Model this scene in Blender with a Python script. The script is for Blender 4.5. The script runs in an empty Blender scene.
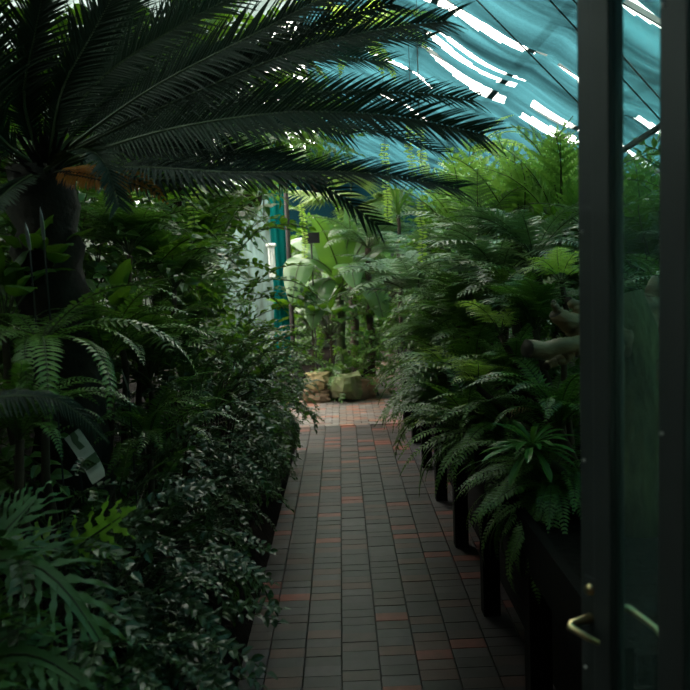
import bpy, math, random
from mathutils import Vector, Matrix, noise
V = Vector
rnd = random.Random(7)
R = math.radians
sc = bpy.context.scene
COL = sc.collection
PI = math.pi

# ------------------------------------------------------------------ camera
FPX = 750.0
EYE = V((0, 0, 1.6))
ROLL = R(2.3)
cam_d = bpy.data.cameras.new('camera')
cam = bpy.data.objects.new('camera', cam_d)
COL.objects.link(cam)
cam_d.sensor_width = 36.0
cam_d.lens = 36.0 * FPX / 690.0
cam_d.clip_start = 0.05
ux = -5 * math.cos(ROLL) + 77 * math.sin(ROLL)
uy = 5 * math.sin(ROLL) + 77 * math.cos(ROLL)
pitch = math.atan(uy / FPX)
yaw = math.atan(ux / FPX)
RM = (Matrix.Rotation(yaw, 3, 'Z') @ Matrix.Rotation(PI / 2 - pitch, 3, 'X') @ Matrix.Rotation(-ROLL, 3, 'Z'))
cam.matrix_world = Matrix.Translation(EYE) @ RM.to_4x4()
cam_d.dof.use_dof = True
cam_d.dof.focus_distance = 3.4
cam_d.dof.aperture_fstop = 4.0
sc.camera = cam


def ray(px, py):
    return RM @ V(((px - 345.0) / FPX, (345.0 - py) / FPX, -1.0))


def at(px, py, Y):
    r = ray(px, py)
    return EYE + r * (Y / r.y)


# roof planes
EX, EZ, SL = 2.6, 2.3, 0.6          # right eaves, height, slope
RX = -0.3
LX = -3.2


def roof_z(x):
    return EZ + SL * (EX - x) if x >= RX else EZ + SL * (x - LX)


def on_roof(px, py, drop=0.0):
    r = ray(px, py)
    k = (EZ + SL * EX - drop - EYE.z) / (r.z + SL * r.x)
    return EYE + r * k


# ------------------------------------------------------------------ materials
def mat(name):
    m = bpy.data.materials.new(name)
    m.use_nodes = True
    nt = m.node_tree
    for n in list(nt.nodes):
        nt.nodes.remove(n)
    return m, nt, nt.nodes.new('ShaderNodeOutputMaterial')


def N(nt, t, **kw):
    n = nt.nodes.new(t)
    for k, v in kw.items():
        if k in n.inputs.keys():
            n.inputs[k].default_value = v
        else:
            setattr(n, k, v)
    return n


def c4(c, s=1.0):
    return (c[0] * s, c[1] * s, c[2] * s, 1)


def leaf_mat(name, col, trans=None, tf=0.35, rough=0.42, spec=0.5, var=0.45, scale=9.0, tip=None):
    m, nt, out = mat(name)
    L = nt.links.new
    info = N(nt, 'ShaderNodeObjectInfo')
    tex = N(nt, 'ShaderNodeTexCoord')
    nz = N(nt, 'ShaderNodeTexNoise', Scale=scale, Detail=2.0)
    L(tex.outputs['Object'], nz.inputs['Vector'])
    add = N(nt, 'ShaderNodeMath', operation='ADD')
    L(info.outputs['Random'], add.inputs[0])
    L(nz.outputs['Fac'], add.inputs[1])
    mr = N(nt, 'ShaderNodeMapRange')
    mr.inputs['From Min'].default_value = 0.3
    mr.inputs['From Max'].default_value = 1.7
    L(add.outputs[0], mr.inputs['Value'])
    mix = N(nt, 'ShaderNodeMix', data_type='RGBA')
    mix.inputs[6].default_value = c4(col, 1 - var)
    hi = (col[0] * (1 + var * 1.5), col[1] * (1 + var), col[2] * (1 + var * .6))
    mix.inputs[7].default_value = c4(hi)
    L(mr.outputs[0], mix.inputs[0])
    p = N(nt, 'ShaderNodeBsdfPrincipled', Roughness=rough)
    p.inputs['Specular IOR Level'].default_value = spec
    L(mix.outputs[2], p.inputs['Base Color'])
    if trans is None:
        trans = (col[0] * 1.5, col[1] * 1.5, col[2] * .6)
    t = N(nt, 'ShaderNodeBsdfTranslucent', Color=c4(trans))
    mx = N(nt, 'ShaderNodeMixShader', Fac=tf)
    L(p.outputs[0], mx.inputs[1])
    L(t.outputs[0], mx.inputs[2])
    L(mx.outputs[0], out.inputs[0])
    return m


def plain(name, col, rough=0.6, metal=0.0, var=0.25, scale=12.0, bump=0.0, col2=None, stretch=(1, 1, 1), spec=0.4):
    m, nt, out = mat(name)
    L = nt.links.new
    tex = N(nt, 'ShaderNodeTexCoord')
    mp = N(nt, 'ShaderNodeMapping')
    mp.inputs['Scale'].default_value = stretch
    L(tex.outputs['Object'], mp.inputs['Vector'])
    nz = N(nt, 'ShaderNodeTexNoise', Scale=scale, Detail=5.0)
    L(mp.outputs[0], nz.inputs['Vector'])
    rp = N(nt, 'ShaderNodeValToRGB')
    rp.color_ramp.elements[0].position = 0.3
    rp.color_ramp.elements[1].position = 0.7
    rp.color_ramp.elements[0].color = c4(col, 1 - var)
    rp.color_ramp.elements[1].color = c4(col2, 1) if col2 else c4(col, 1 + var)
    L(nz.outputs['Fac'], rp.inputs[0])
    p = N(nt, 'ShaderNodeBsdfPrincipled', Roughness=rough, Metallic=metal)
    p.inputs['Specular IOR Level'].default_value = spec
    L(rp.outputs[0], p.inputs['Base Color'])
    if bump:
        b = N(nt, 'ShaderNodeBump', Strength=bump)
        b.inputs['Distance'].default_value = 0.02
        L(nz.outputs['Fac'], b.inputs['Height'])
        L(b.outputs[0], p.inputs['Normal'])
    L(p.outputs[0], out.inputs[0])
    return m


def brick_mat(name, stops, rough=0.5):
    m, nt, out = mat(name)
    L = nt.links.new
    g = N(nt, 'ShaderNodeNewGeometry')
    rp = N(nt, 'ShaderNodeValToRGB')
    cr = rp.color_ramp
    cr.interpolation = 'CONSTANT'
    cr.elements[0].position = 0
    cr.elements[0].color = c4(stops[0][1])
    cr.elements[1].position = stops[1][0]
    cr.elements[1].color = c4(stops[1][1])
    for pz, cc in stops[2:]:
        e = cr.elements.new(pz)
        e.color = c4(cc)
    L(g.outputs['Random Per Island'], rp.inputs[0])
    tex = N(nt, 'ShaderNodeTexCoord')
    nz = N(nt, 'ShaderNodeTexNoise', Scale=14.0, Detail=6.0)
    L(tex.outputs['Object'], nz.inputs['Vector'])
    mul = N(nt, 'ShaderNodeMix', data_type='RGBA', blend_type='MULTIPLY')
    mul.inputs[0].default_value = 0.7
    L(rp.outputs[0], mul.inputs[6])
    mr = N(nt, 'ShaderNodeMapRange')
    mr.inputs['From Min'].default_value = .25
    mr.inputs['From Max'].default_value = .75
    mr.inputs['To Min'].default_value = .45
    mr.inputs['To Max'].default_value = 1.3
    L(nz.outputs['Fac'], mr.inputs['Value'])
    L(mr.outputs[0], mul.inputs[7])
    p = N(nt, 'ShaderNodeBsdfPrincipled', Roughness=rough)
    L(mul.outputs[2], p.inputs['Base Color'])
    b = N(nt, 'ShaderNodeBump', Strength=0.25)
    b.inputs['Distance'].default_value = 0.004
    L(nz.outputs['Fac'], b.inputs['Height'])
    L(b.outputs[0], p.inputs['Normal'])
    L(p.outputs[0], out.inputs[0])
    return m


def cloth_mat(name, col, tr, transp=0.3):
    """Knitted shade netting: partly see-through, partly translucent, with lighter and darker folds put into its colour."""
    m, nt, out = mat(name)
    L = nt.links.new
    tex = N(nt, 'ShaderNodeTexCoord')
    mp = N(nt, 'ShaderNodeMapping')
    mp.inputs['Scale'].default_value = (0.25, 3.2, 0.25)
    L(tex.outputs['Object'], mp.inputs['Vector'])
    nz = N(nt, 'ShaderNodeTexNoise', Scale=1.3, Detail=4.0, Roughness=.6)
    nz.inputs['Distortion'].default_value = .6
    L(mp.outputs[0], nz.inputs['Vector'])
    mr = N(nt, 'ShaderNodeMapRange')
    mr.inputs['From Min'].default_value = .32
    mr.inputs['From Max'].default_value = .68
    mr.inputs['To Min'].default_value = .3
    mr.inputs['To Max'].default_value = 1.6  # stretched noise paints light and dark fold bands into the cloth
    L(nz.outputs['Fac'], mr.inputs['Value'])
    fine = N(nt, 'ShaderNodeTexNoise', Scale=90.0, Detail=1.0)
    L(tex.outputs['Object'], fine.inputs['Vector'])
    fm = N(nt, 'ShaderNodeMapRange')
    fm.inputs['To Min'].default_value = .7
    fm.inputs['To Max'].default_value = 1.3
    L(fine.outputs['Fac'], fm.inputs['Value'])
    mu = N(nt, 'ShaderNodeMath', operation='MULTIPLY')
    L(mr.outputs[0], mu.inputs[0])
    L(fm.outputs[0], mu.inputs[1])

    def scaled(c):
        v = N(nt, 'ShaderNodeVectorMath', operation='SCALE')
        v.inputs[0].default_value = c[:3]
        L(mu.outputs[0], v.inputs['Scale'])
        return v.outputs[0]
    t = N(nt, 'ShaderNodeBsdfTransparent')
    L(scaled(tr), t.inputs['Color'])
    tl = N(nt, 'ShaderNodeBsdfTranslucent')
    L(scaled(col), tl.inputs['Color'])
    d = N(nt, 'ShaderNodeBsdfDiffuse', Color=c4(col, .8))
    m1 = N(nt, 'ShaderNodeMixShader', Fac=.25)
    L(tl.outputs[0], m1.inputs[1])
    L(d.outputs[0], m1.inputs[2])
    m2 = N(nt, 'ShaderNodeMixShader', Fac=transp)
    L(m1.outputs[0], m2.inputs[1])
    L(t.outputs[0], m2.inputs[2])
    L(m2.outputs[0], out.inputs[0])
    return m


def glass_mat(name, tint, haze=0.05, hazecol=(.5, .55, .5), gloss=0.08):
    m, nt, out = mat(name)
    L = nt.links.new
    t = N(nt, 'ShaderNodeBsdfTransparent', Color=c4(tint))
    g = N(nt, 'ShaderNodeBsdfGlossy', Roughness=.03)
    lw = N(nt, 'ShaderNodeLayerWeight', Blend=.15)
    mm = N(nt, 'ShaderNodeMath', operation='MULTIPLY')
    mm.inputs[1].default_value = gloss * 10
    L(lw.outputs['Fresnel'], mm.inputs[0])
    mn = N(nt, 'ShaderNodeMath', operation='MINIMUM')
    mn.inputs[1].default_value = .5
    L(mm.outputs[0], mn.inputs[0])
    m1 = N(nt, 'ShaderNodeMixShader')
    L(mn.outputs[0], m1.inputs[0])
    L(t.outputs[0], m1.inputs[1])
    L(g.outputs[0], m1.inputs[2])
    tl = N(nt, 'ShaderNodeBsdfTranslucent', Color=c4(hazecol))
    d = N(nt, 'ShaderNodeBsdfDiffuse', Color=c4(hazecol))
    m0 = N(nt, 'ShaderNodeMixShader', Fac=.5)
    L(tl.outputs[0], m0.inputs[1])
    L(d.outputs[0], m0.inputs[2])
    m2 = N(nt, 'ShaderNodeMixShader', Fac=haze)
    L(m1.outputs[0], m2.inputs[1])
    L(m0.outputs[0], m2.inputs[2])
    L(m2.outputs[0], out.inputs[0])
    return m


M_ = {}
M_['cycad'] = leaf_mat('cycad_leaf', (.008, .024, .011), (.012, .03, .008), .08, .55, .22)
M_['cycad_rachis'] = plain('cycad_rachis', (.04, .065, .022), .5)
M_['cycad_trunk'] = plain('cycad_trunk', (.02, .016, .012), .95, bump=.6, scale=20)
M_['sword'] = leaf_mat('sword_fern_leaf', (.072, .17, .03), None, .32, .33, .7)
M_['lace'] = leaf_mat('lace_fern_leaf', (.07, .165, .038), None, .3, .33, .7)
M_['grey'] = leaf_mat('grey_fern_leaf', (.105, .2, .095), (.09, .2, .05), .25, .3, .9)
M_['bright'] = leaf_mat('bright_fern_leaf', (.16, .34, .085), (.24, .46, .06), .33, .36, .7)
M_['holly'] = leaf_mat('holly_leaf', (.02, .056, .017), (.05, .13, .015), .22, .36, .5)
M_['broad'] = leaf_mat('broad_leaf', (.04, .12, .02), (.1, .22, .01), .4, .32, .6)
M_['lobed'] = leaf_mat('lobed_leaf', (.085, .23, .11), (.16, .36, .05), .35, .42, .5)
M_['lobed_new'] = leaf_mat('young_lobed_leaf', (.2, .42, .07), (.22, .45, .04), .45, .4, .5)
M_['banana'] = leaf_mat('banana_leaf', (.065, .15, .06), (.13, .28, .025), .36, .33, .6)
M_['strap'] = leaf_mat('strap_leaf', (.07, .16, .04), None, .35)
M_['string'] = leaf_mat('string_leaf', (.26, .42, .09), (.36, .55, .07), .5)
M_['orange'] = leaf_mat('dead_leaf', (.35, .13, .015), (.5, .2, .01), .45)
M_['dry'] = leaf_mat('dry_leaf', (.25, .19, .1), (.3, .2, .08), .3, .7, .2)
M_['fan'] = leaf_mat('fan_leaf', (.13, .2, .08), (.2, .3, .05), .3)
M_['rosette'] = leaf_mat('rosette_leaf', (.06, .19, .035), (.1, .26, .025), .3, .4, .4)
M_['stem'] = plain('plant_stem', (.05, .07, .025), .7)
M_['woody'] = plain('woody_stem', (.045, .032, .02), .9, bump=.4)
M_['soil'] = plain('soil', (.008, .006, .005), .98, bump=.8, scale=30, spec=.05)
M_['grout'] = plain('grout', (.018, .017, .016), .9, scale=20)
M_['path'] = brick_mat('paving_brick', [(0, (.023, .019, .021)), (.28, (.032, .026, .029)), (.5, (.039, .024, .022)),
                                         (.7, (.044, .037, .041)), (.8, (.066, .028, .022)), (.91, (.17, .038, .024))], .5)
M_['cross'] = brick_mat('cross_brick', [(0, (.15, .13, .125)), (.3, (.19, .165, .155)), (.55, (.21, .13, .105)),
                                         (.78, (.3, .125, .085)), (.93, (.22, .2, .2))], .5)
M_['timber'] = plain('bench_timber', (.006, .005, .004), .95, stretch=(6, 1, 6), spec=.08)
M_['wood'] = plain('bare_wood', (.4, .28, .14), .6, bump=.7, scale=11, col2=(.12, .085, .04), stretch=(1, 1, 3))
M_['cut'] = plain('cut_wood', (.05, .035, .022), .9, bump=.3, scale=25)
M_['rock'] = plain('sandstone', (.36, .25, .13), .9, bump=.7, scale=7, col2=(.2, .19, .09))
M_['rock2'] = plain('mossy_stone', (.2, .19, .12), .9, bump=.8, scale=7, col2=(.12, .17, .05))
M_['mossbark'] = plain('mossy_bark', (.1, .105, .04), .95, bump=.9, scale=16, col2=(.16, .17, .07), stretch=(2, 2, .7))
M_['rock3'] = plain('brown_stone', (.17, .11, .07), .9, bump=.8, scale=9)
M_['frame'] = plain('door_paint', (.042, .05, .05), .42, var=.12, scale=5)
M_['screw'] = plain('screw_metal', (.5, .5, .48), .35, metal=.8)
M_['brass'] = plain('worn_brass', (.8, .62, .32), .3, metal=1.0, var=.15)
M_['white'] = plain('white_plastic', (.72, .74, .72), .45, var=.06)
M_['label'] = plain('weathered_label', (.74, .74, .66), .25, var=.2, scale=14, col2=(.86, .86, .8), spec=.7)
M_['moss'] = plain('label_moss', (.12, .18, .1), .8)
M_['steel'] = plain('tag_metal', (.55, .58, .6), .3, metal=.9, var=.2)
M_['black'] = plain('black_board', (.006, .007, .008), .9)
M_['wire'] = plain('dark_wire', (.02, .025, .025), .6)
M_['bar'] = plain('roof_bar', (.05, .065, .065), .6)
M_['post'] = plain('post_paint', (.03, .025, .025), .7)
M_['lime'] = plain('limewashed_wall', (.1, .14, .11), .85, scale=5, var=.5, col2=(.15, .23, .225), stretch=(3, 3, .5), bump=.2)
M_['wallside'] = plain('side_wall', (.05, .065, .05), .9, scale=3)
M_['vest'] = plain('lobby_plaster', (.05, .055, .055), .9, scale=3)
M_['cloth'] = cloth_mat('shade_cloth', (.017, .058, .072), (.014, .049, .061), .3)
M_['cloth2'] = cloth_mat('dense_shade_cloth', (.085, .11, .11), (.05, .066, .066), .12)
M_['curtain'] = cloth_mat('teal_curtain', (.012, .24, .23), (.01, .2, .19), .1)
M_['glass'] = glass_mat('door_glass', (.8, .88, .87), .06, (.35, .42, .4))
M_['roofglass'] = glass_mat('limewashed_glass', (.88, .93, .93), .3, (.85, .9, .9), .02)
M_['wallglass'] = glass_mat('limewashed_side_glass', (.3, .4, .36), .7, (.25, .34, .28), .02)


# ------------------------------------------------------------------ mesh helper
class MB:
    def __init__(s):
        s.v, s.f, s.mi = [], [], []
        s.cur = 0

    def vert(s, p):
        s.v.append((p[0], p[1], p[2]))
        return len(s.v) - 1

    def face(s, *i):
        s.f.append(i)
        s.mi.append(s.cur)

    def box(s, c, size, rot=None):
        c = V(c)
        hx, hy, hz = size[0] / 2, size[1] / 2, size[2] / 2
        ids = []
        for x, y, z in ((-1, -1, -1), (1, -1, -1), (1, 1, -1), (-1, 1, -1), (-1, -1, 1), (1, -1, 1), (1, 1, 1), (-1, 1, 1)):
            p = V((x * hx, y * hy, z * hz))
            if rot is not None:
                p = rot @ p
            ids.append(s.vert(c + p))
        for q in ((0, 3, 2, 1), (4, 5, 6, 7), (0, 1, 5, 4), (1, 2, 6, 5), (2, 3, 7, 6), (3, 0, 4, 7)):
            s.face(*[ids[k] for k in q])

    def tube(s, pts, radii, n=6, cap=True, jit=0.0, rs=None):
        pts = [V(p) for p in pts]
        if not isinstance(radii, (list, tuple)):
            radii = [radii] * len(pts)
        rings = []
        side = None
        for i, p in enumerate(pts):
            t = (pts[min(i + 1, len(pts) - 1)] - pts[max(i - 1, 0)]).normalized()
            if side is None:
                a = V((0, 0, 1)) if abs(t.z) < .9 else V((1, 0, 0))
                side = t.cross(a).normalized()
            else:
                side = (side - t * side.dot(t)).normalized()
            up = side.cross(t)
            ring = []
            for k in range(n):
                a = 2 * PI * k / n
                r = radii[i] * (1 + (rs.uniform(-jit, jit) if rs else 0))
                ring.append(s.vert(p + side * (math.cos(a) * r) + up * (math.sin(a) * r)))
            rings.append(ring)
        for a, b in zip(rings, rings[1:]):
            for k in range(n):
                s.face(a[k], a[(k + 1) % n], b[(k + 1) % n], b[k])
        if cap:
            s.face(*reversed(rings[0]))
            s.face(*rings[-1])

    def leaf(s, base, d, nrm, length, width, droop=0.3, seg=4, fold=.25, prof='ovate', wave=0.0):
        p = V(base)
        d = V(d).normalized()
        nrm = V(nrm)
        rows = []
        for k in range(seg + 1):
            t = k / seg
            w = width * PROF[prof](t)
            side = d.cross(nrm)
            if side.length < 1e-5:
                side = d.cross(V((0.3, 0.5, .8)))
            side.normalize()
            n2 = side.cross(d)
            wob = wave * math.sin(k * 1.9)
            if w < 1e-5:
                c = s.vert(p)
                rows.append((c, c, c))
            else:
                rows.append((s.vert(p - side * w + n2 * (fold * w + wob * w)), s.vert(p), s.vert(p + side * w + n2 * (fold * w - wob * w))))
            p = p + d * (length / seg)
            d = (d + V((0, 0, -droop / seg))).normalized()
            nrm = n2
        for a, b in zip(rows, rows[1:]):
            if b[0] == b[1]:
                s.face(a[0], a[1], b[1])
                s.face(a[1], a[2], b[1])
            elif a[0] == a[1]:
                s.face(a[1], b[1], b[0])
                s.face(a[1], b[2], b[1])
            else:
                s.face(a[0], a[1], b[1], b[0])
                s.face(a[1], a[2], b[2], b[1])

    def mesh(s, name, mats, smooth=False):
        me = bpy.data.meshes.new(name)
        me.from_pydata(s.v, [], s.f)
        for m in (mats if isinstance(mats, (list, tuple)) else [mats]):
            me.materials.append(m)
        if len(me.materials) > 1:
            me.polygons.foreach_set('material_index', s.mi)
        if smooth:
            me.polygons.foreach_set('use_smooth', [True] * len(me.polygons))
        me.update()
        return me


PROF = {
    'ovate': lambda t: max(0, math.sin(PI * min(1, t ** .75))) ** .9 if 0 < t < 1 else 0.0,
    'lance': lambda t: 0 if t >= 1 else (.35 + .65 * math.sin(PI * (t ** .6))) * (1 - t ** 4),
    'strap': lambda t: 0 if t >= 1 else (.55 + .45 * math.sin(PI * min(1, t * .9 + .1))) * (1 - t ** 6),
    'needle': lambda t: 0 if t >= 1 else (1 - .75 * t),
    'spat': lambda t: 0 if t >= 1 else (.3 + .7 * t ** .8) * (1 - t ** 8),
}


def put(name, me, parent=None, loc=(0, 0, 0), rot=(0, 0, 0), scale=1.0):
    o = bpy.data.objects.new(name, me)
    COL.objects.link(o)
    o.parent = parent
    o.location = loc
    o.rotation_euler = rot
    o.scale = (scale,) * 3 if not isinstance(scale, (tuple, list)) else scale
    return o


def tag(o, label, cat, group=None, kind=None):
    o['label'] = label
    o['category'] = cat
    if group:
        o['group'] = group
    if kind:
        o['kind'] = kind
    return o


def thing(name, label, cat, loc, group=None):
    o = bpy.data.objects.new(name, None)
    o.empty_display_size = .1
    COL.objects.link(o)
    o.location = loc
    return tag(o, label, cat, group)


def struct(name, me, parent=None, loc=(0, 0, 0)):
    o = put(name, me, parent, loc)
    if parent is None:
        o['kind'] = 'structure'
    return o


# ------------------------------------------------------------------ frond builders
def arch(L, a0, bend, n, sway=0.0):
    """A path from the origin along +Y that starts at elevation a0 and bends down by `bend`."""
    pts = [V((0, 0, 0))]
    for i in range(n):
        t = (i + .5) / n
        a = a0 - bend * t ** 1.3
        yw = sway * t
        pts.append(pts[-1] + V((math.cos(a) * math.sin(yw), math.cos(a) * math.cos(yw), math.sin(a))) * (L / n))
    return pts


def resample(pts, n):
    pts = [V(p) for p in pts]
    # Catmull-Rom then even spacing
    dense = []
    for i in range(len(pts) - 1):
        p0 = pts[max(i - 1, 0)]
        p1, p2 = pts[i], pts[i + 1]
        p3 = pts[min(i + 2, len(pts) - 1)]
        for k in range(12):
            t = k / 12
            dense.append(.5 * ((2 * p1) + (p2 - p0) * t + (2 * p0 - 5 * p1 + 4 * p2 - p3) * t * t + (3 * p1 - p0 - 3 * p2 + p3) * t ** 3))
    dense.append(pts[-1])
    ln = [0]
    for a, b in zip(dense, dense[1:]):
        ln.append(ln[-1] + (b - a).length)
    out = []
    j = 0
    for i in range(n + 1):
        d = ln[-1] * i / n
        while j < len(ln) - 2 and ln[j + 1] < d:
            j += 1
        f = 0 if ln[j + 1] == ln[j] else (d - ln[j]) / (ln[j + 1] - ln[j])
        out.append(dense[j].lerp(dense[j + 1], min(1, f)))
    return out


def frames(pts, nrm):
    fr = []
    nrm = V(nrm)
    for i, p in enumerate(pts):
        t = (pts[min(i + 1, len(pts) - 1)] - pts[max(i - 1, 0)]).normalized()
        side = t.cross(nrm)
        side.normalize()
        n2 = side.cross(t)
        fr.append((p, t, side, n2))
    return fr


def pinnate(pts, nrm, n, plen, pw, ang, rs, stalk=.12, droop=.4, lift=.1, prof='lance', seg=3, fold=.3, rad=.004, mats=None, name='frond', shape=None, jit=.12, wave=0):
    mb = MB()
    P = resample(pts, n)
    F = frames(P, nrm)
    mb.cur = 1
    mb.tube(P[::max(1, n // 12)] + [P[-1]], [rad * (1 - .75 * i / (len(P[::max(1, n // 12)]))) for i in range(len(P[::max(1, n // 12)]) + 1)], 5)
    mb.cur = 0
    for i, (p, t, s, u) in enumerate(F):
        x = i / n
        if x < stalk:
            continue
        y = (x - stalk) / (1 - stalk)
        sh = shape(y) if shape else (min(1, .45 + 2.2 * y) * (1 - y ** 3.2) + .08)
        for sg in (-1, 1):
            a = ang * (1 - .35 * y) + rs.uniform(-jit, jit)
            d = t * math.cos(a) + s * (sg * math.sin(a)) + u * (lift + rs.uniform(-jit, jit) * .6)
            l = plen * sh * rs.uniform(.85, 1.1)
            mb.leaf(p, d, u, l, pw * (.6 + .4 * sh), droop, seg, fold, prof, wave)
    me = mb.mesh(name, mats)
    return me


def lacy(pts, nrm, n, plen, rs, stalk=.2, lobes=8, lob=.35, ang=1.15, droop=.5, rad=.004, mats=None, name='frond', shape=None, lift=.12):
    """Twice divided fern frond: pinnae carrying two rows of small pointed lobes."""
    mb = MB()
    P = resample(pts, n)
    F = frames(P, nrm)
    mb.cur = 1
    mb.tube(P[::2] + [P[-1]], [rad * (1 - .7 * i / (n / 2 + 1)) for i in range(len(P[::2]) + 1)], 5)
    mb.cur = 0
    for i, (p, t, s, u) in enumerate(F):
        x = i / n
        if x < stalk:
            continue
        y = (x - stalk) / (1 - stalk)
        sh = shape(y) if shape else (min(1, .55 + 2.0 * y) * (1 - y ** 1.7) + .05)
        for sg in (-1, 1):
            a = ang * (1 - .3 * y) + rs.uniform(-.12, .12)
            d = (t * math.cos(a) + s * (sg * math.sin(a)) + u * (lift + rs.uniform(-.08, .08))).normalized()
            l = plen * sh * rs.uniform(.85, 1.1)
            if l < .012:
                continue
            m = max(3, int(lobes * (.4 + .6 * sh)))
            q = V(p)
            dd = d
            un = u
            step = l / m
            for k in range(m):
                z = k / m
                ps = dd.cross(un).normalized()
                un = ps.cross(dd)
                ll = plen * lob * sh ** .5 * (1 - z ** 1.5) * rs.uniform(.85, 1.15) + step * .4
                q2 = q + dd * step
                for s2 in (-1, 1):
                    tip = q + dd * (step * .5 + ll * .45) + ps * (s2 * ll * .85) + un * (ll * .12)
                    mid1 = q + (tip - q) * .45 - dd * (step * .12)
                    mid2 = q2 + (tip - q2) * .4 + dd * (step * .12)
                    a0 = mb.vert(q)
                    a1 = mb.vert(mid1)
                    a2 = mb.vert(tip)
                    a3 = mb.vert(mid2)
                    a4 = mb.vert(q2)
                    mb.face(a0, a1, a2, a3, a4)
                q = q2
                dd = (dd + V((0, 0, -droop / m))).normalized()
            mb.leaf(q, dd, un, step * 1.6, step * .35, .1, 2, .1, 'ovate')
    return mb.mesh(name, mats)


def sprig(L, rs, n, ll, lw, mats, a0, bend, name='branch', prof='ovate', ang=1.0):
    mb = MB()
    P = resample(arch(L, a0, bend, 6, rs.uniform(-.5, .5)), n)
    F = frames(P, V((0, 0, 1)))
    mb.cur = 1
    mb.tube(P[::2] + [P[-1]], .0025, 4)
    mb.cur = 0
    for i, (p, t, s, u) in enumerate(F):
        if i == 0:
            continue
        for sg in ((-1, 1) if i < n else (0,)):
            a = ang + rs.uniform(-.3, .3)
            d = t * math.cos(a) + s * sg * math.sin(a) + u * rs.uniform(0, .45)
            mb.leaf(p, d, (u + s * rs.uniform(-.5, .5) + t * rs.uniform(-.4, .4)).normalized(), ll * rs.uniform(.75, 1.2), lw * rs.uniform(.8, 1.15), rs.uniform(.1, .9), 4, .3, prof, .12)
    return mb.mesh(name, mats)


def lobed_frond(pts, nrm, rs, n, llen, lw, mats, name='frond', wav=.3):
    """Wavy lobed frond: a blade along the midrib with long rippled fingers."""
    mb = MB()
    P = resample(pts, n)
    F = frames(P, nrm)
    mb.cur = 1
    mb.tube(P, [.006 * (1 - .7 * i / n) for i in range(n + 1)], 5)
    mb.cur = 0
    prev = None
    for i, (p, t, s, u) in enumerate(F):
        y = i / n
        if y < .18:
            continue
        w = .028 * (1 - y * .6)
        row = (mb.vert(p - s * w + u * .006), mb.vert(p), mb.vert(p + s * w + u * .006))
        if prev:
            mb.face(prev[0], prev[1], row[1], row[0])
            mb.face(prev[1], prev[2], row[2], row[1])
        prev = row
        z = (y - .18) / .82
        sh = (.55 + .9 * z - 1.0 * z * z + .12)
        for sg in (-1, 1):
            if i == n and sg > 0:
                continue
            a = (.95 - .55 * z) if i < n else 0
            d = (t * math.cos(a) + s * sg * math.sin(a) + u * .12).normalized()
            base = p + s * (sg * w * .6)
            l = llen * sh * rs.uniform(.8, 1.15)
            rows = []
            q = V(base)
            un = u
            K = 9
            ph = rs.uniform(0, 6)
            for k in range(K + 1):
                f = k / K
                ww = lw * (.75 + .25 * math.sin(k * 2.1 + ph)) * (1 - f ** 2.2) * (1.15 - .3 * f)
                ps = d.cross(un).normalized()
                un = ps.cross(d)
                r1 = wav * lw * math.sin(k * 1.7 + ph)
                r2 = wav * lw * math.sin(k * 1.7 + ph + 2.0)
                rows.append((mb.vert(q - ps * ww + un * r1), mb.vert(q), mb.vert(q + ps * ww + un * r2)))
                q = q + d * (l / K)
                d = (d + V((0, 0, -.55 / K))).normalized()
            for r0, r1 in zip(rows, rows[1:]):
                mb.face(r0[0], r0[1], r1[1], r1[0])
                mb.face(r0[1], r0[2], r1[2], r1[1])
    return mb.mesh(name, mats, True)


def big_leaf(rs, stalk, L, W, a0, bend, mats, prof='ovate', name='leaf', wave=.12, fold=.22, seg=9):
    """Stalk and one broad blade with a midrib."""
    mb = MB()
    P = arch(stalk, a0, bend * .3, 5)
    mb.cur = 1
    mb.tube(P, [.007, .006, .006, .005, .005, .005], 5)
    d = (P[-1] - P[-2]).normalized()
    mb.cur = 0
    p = V(P[-1])
    rows = []
    u = V((1, 0, 0)).cross(d)
    lat = (-1, -.66, -.33, 0, .33, .66, 1)
    for k in range(seg + 1):
        t = k / seg
        w = max(W * PROF[prof](t), 0.002)
        s = d.cross(u).normalized()
        u = s.cross(d)
        row = []
        for q in lat:
            h = fold * abs(q) ** 1.0 * w - .22 * w * q * q + wave * w * math.sin(k * 1.4 + q * 3) * abs(q)
            row.append(mb.vert(p + s * (q * w) + u * h))
        rows.append(row)
        p = p + d * (L / seg)
        d = (d + V((0, 0, -bend / seg))).normalized()
    for a, b in zip(rows, rows[1:]):
        for j in range(len(lat) - 1):
            mb.face(a[j], a[j + 1], b[j + 1], b[j])
    return mb.mesh(name, mats, True)


def variants(n, fn, seed):
    return [fn(random.Random(seed + i)) for i in range(n)]


MS = lambda k: [M_[k], M_['stem']]
ME = {}
UPV = V((0, 0, 1))
ME['sword'] = variants(5, lambda r: pinnate(arch(.62, R(r.uniform(50, 75)), R(r.uniform(70, 120)), 8, r.uniform(-.4, .4)), UPV, 30, .062, .0085, 1.3, r, mats=MS('sword'), droop=.5), 10)
ME['lace'] = variants(5, lambda r: lacy(arch(.6, R(r.uniform(45, 70)), R(r.uniform(60, 105)), 8, r.uniform(-.4, .4)), UPV, 18, .15, r, lobes=9, lob=.125, mats=MS('lace')), 20)
ME['grey'] = variants(5, lambda r: lacy(arch(.95, R(r.uniform(35, 60)), R(r.uniform(60, 95)), 8, r.uniform(-.3, .3)), UPV, 23, .2, r, lobes=12, lob=.115, mats=MS('grey'), rad=.006), 30)
ME['bright'] = variants(5, lambda r: lacy(arch(.8, R(r.uniform(60, 82)), R(r.uniform(40, 80)), 8, r.uniform(-.4, .4)), UPV, 13, .21, r, lobes=9, lob=.15, ang=.95, mats=MS('bright'), rad=.005, lift=.25, droop=.35), 40)
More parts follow.
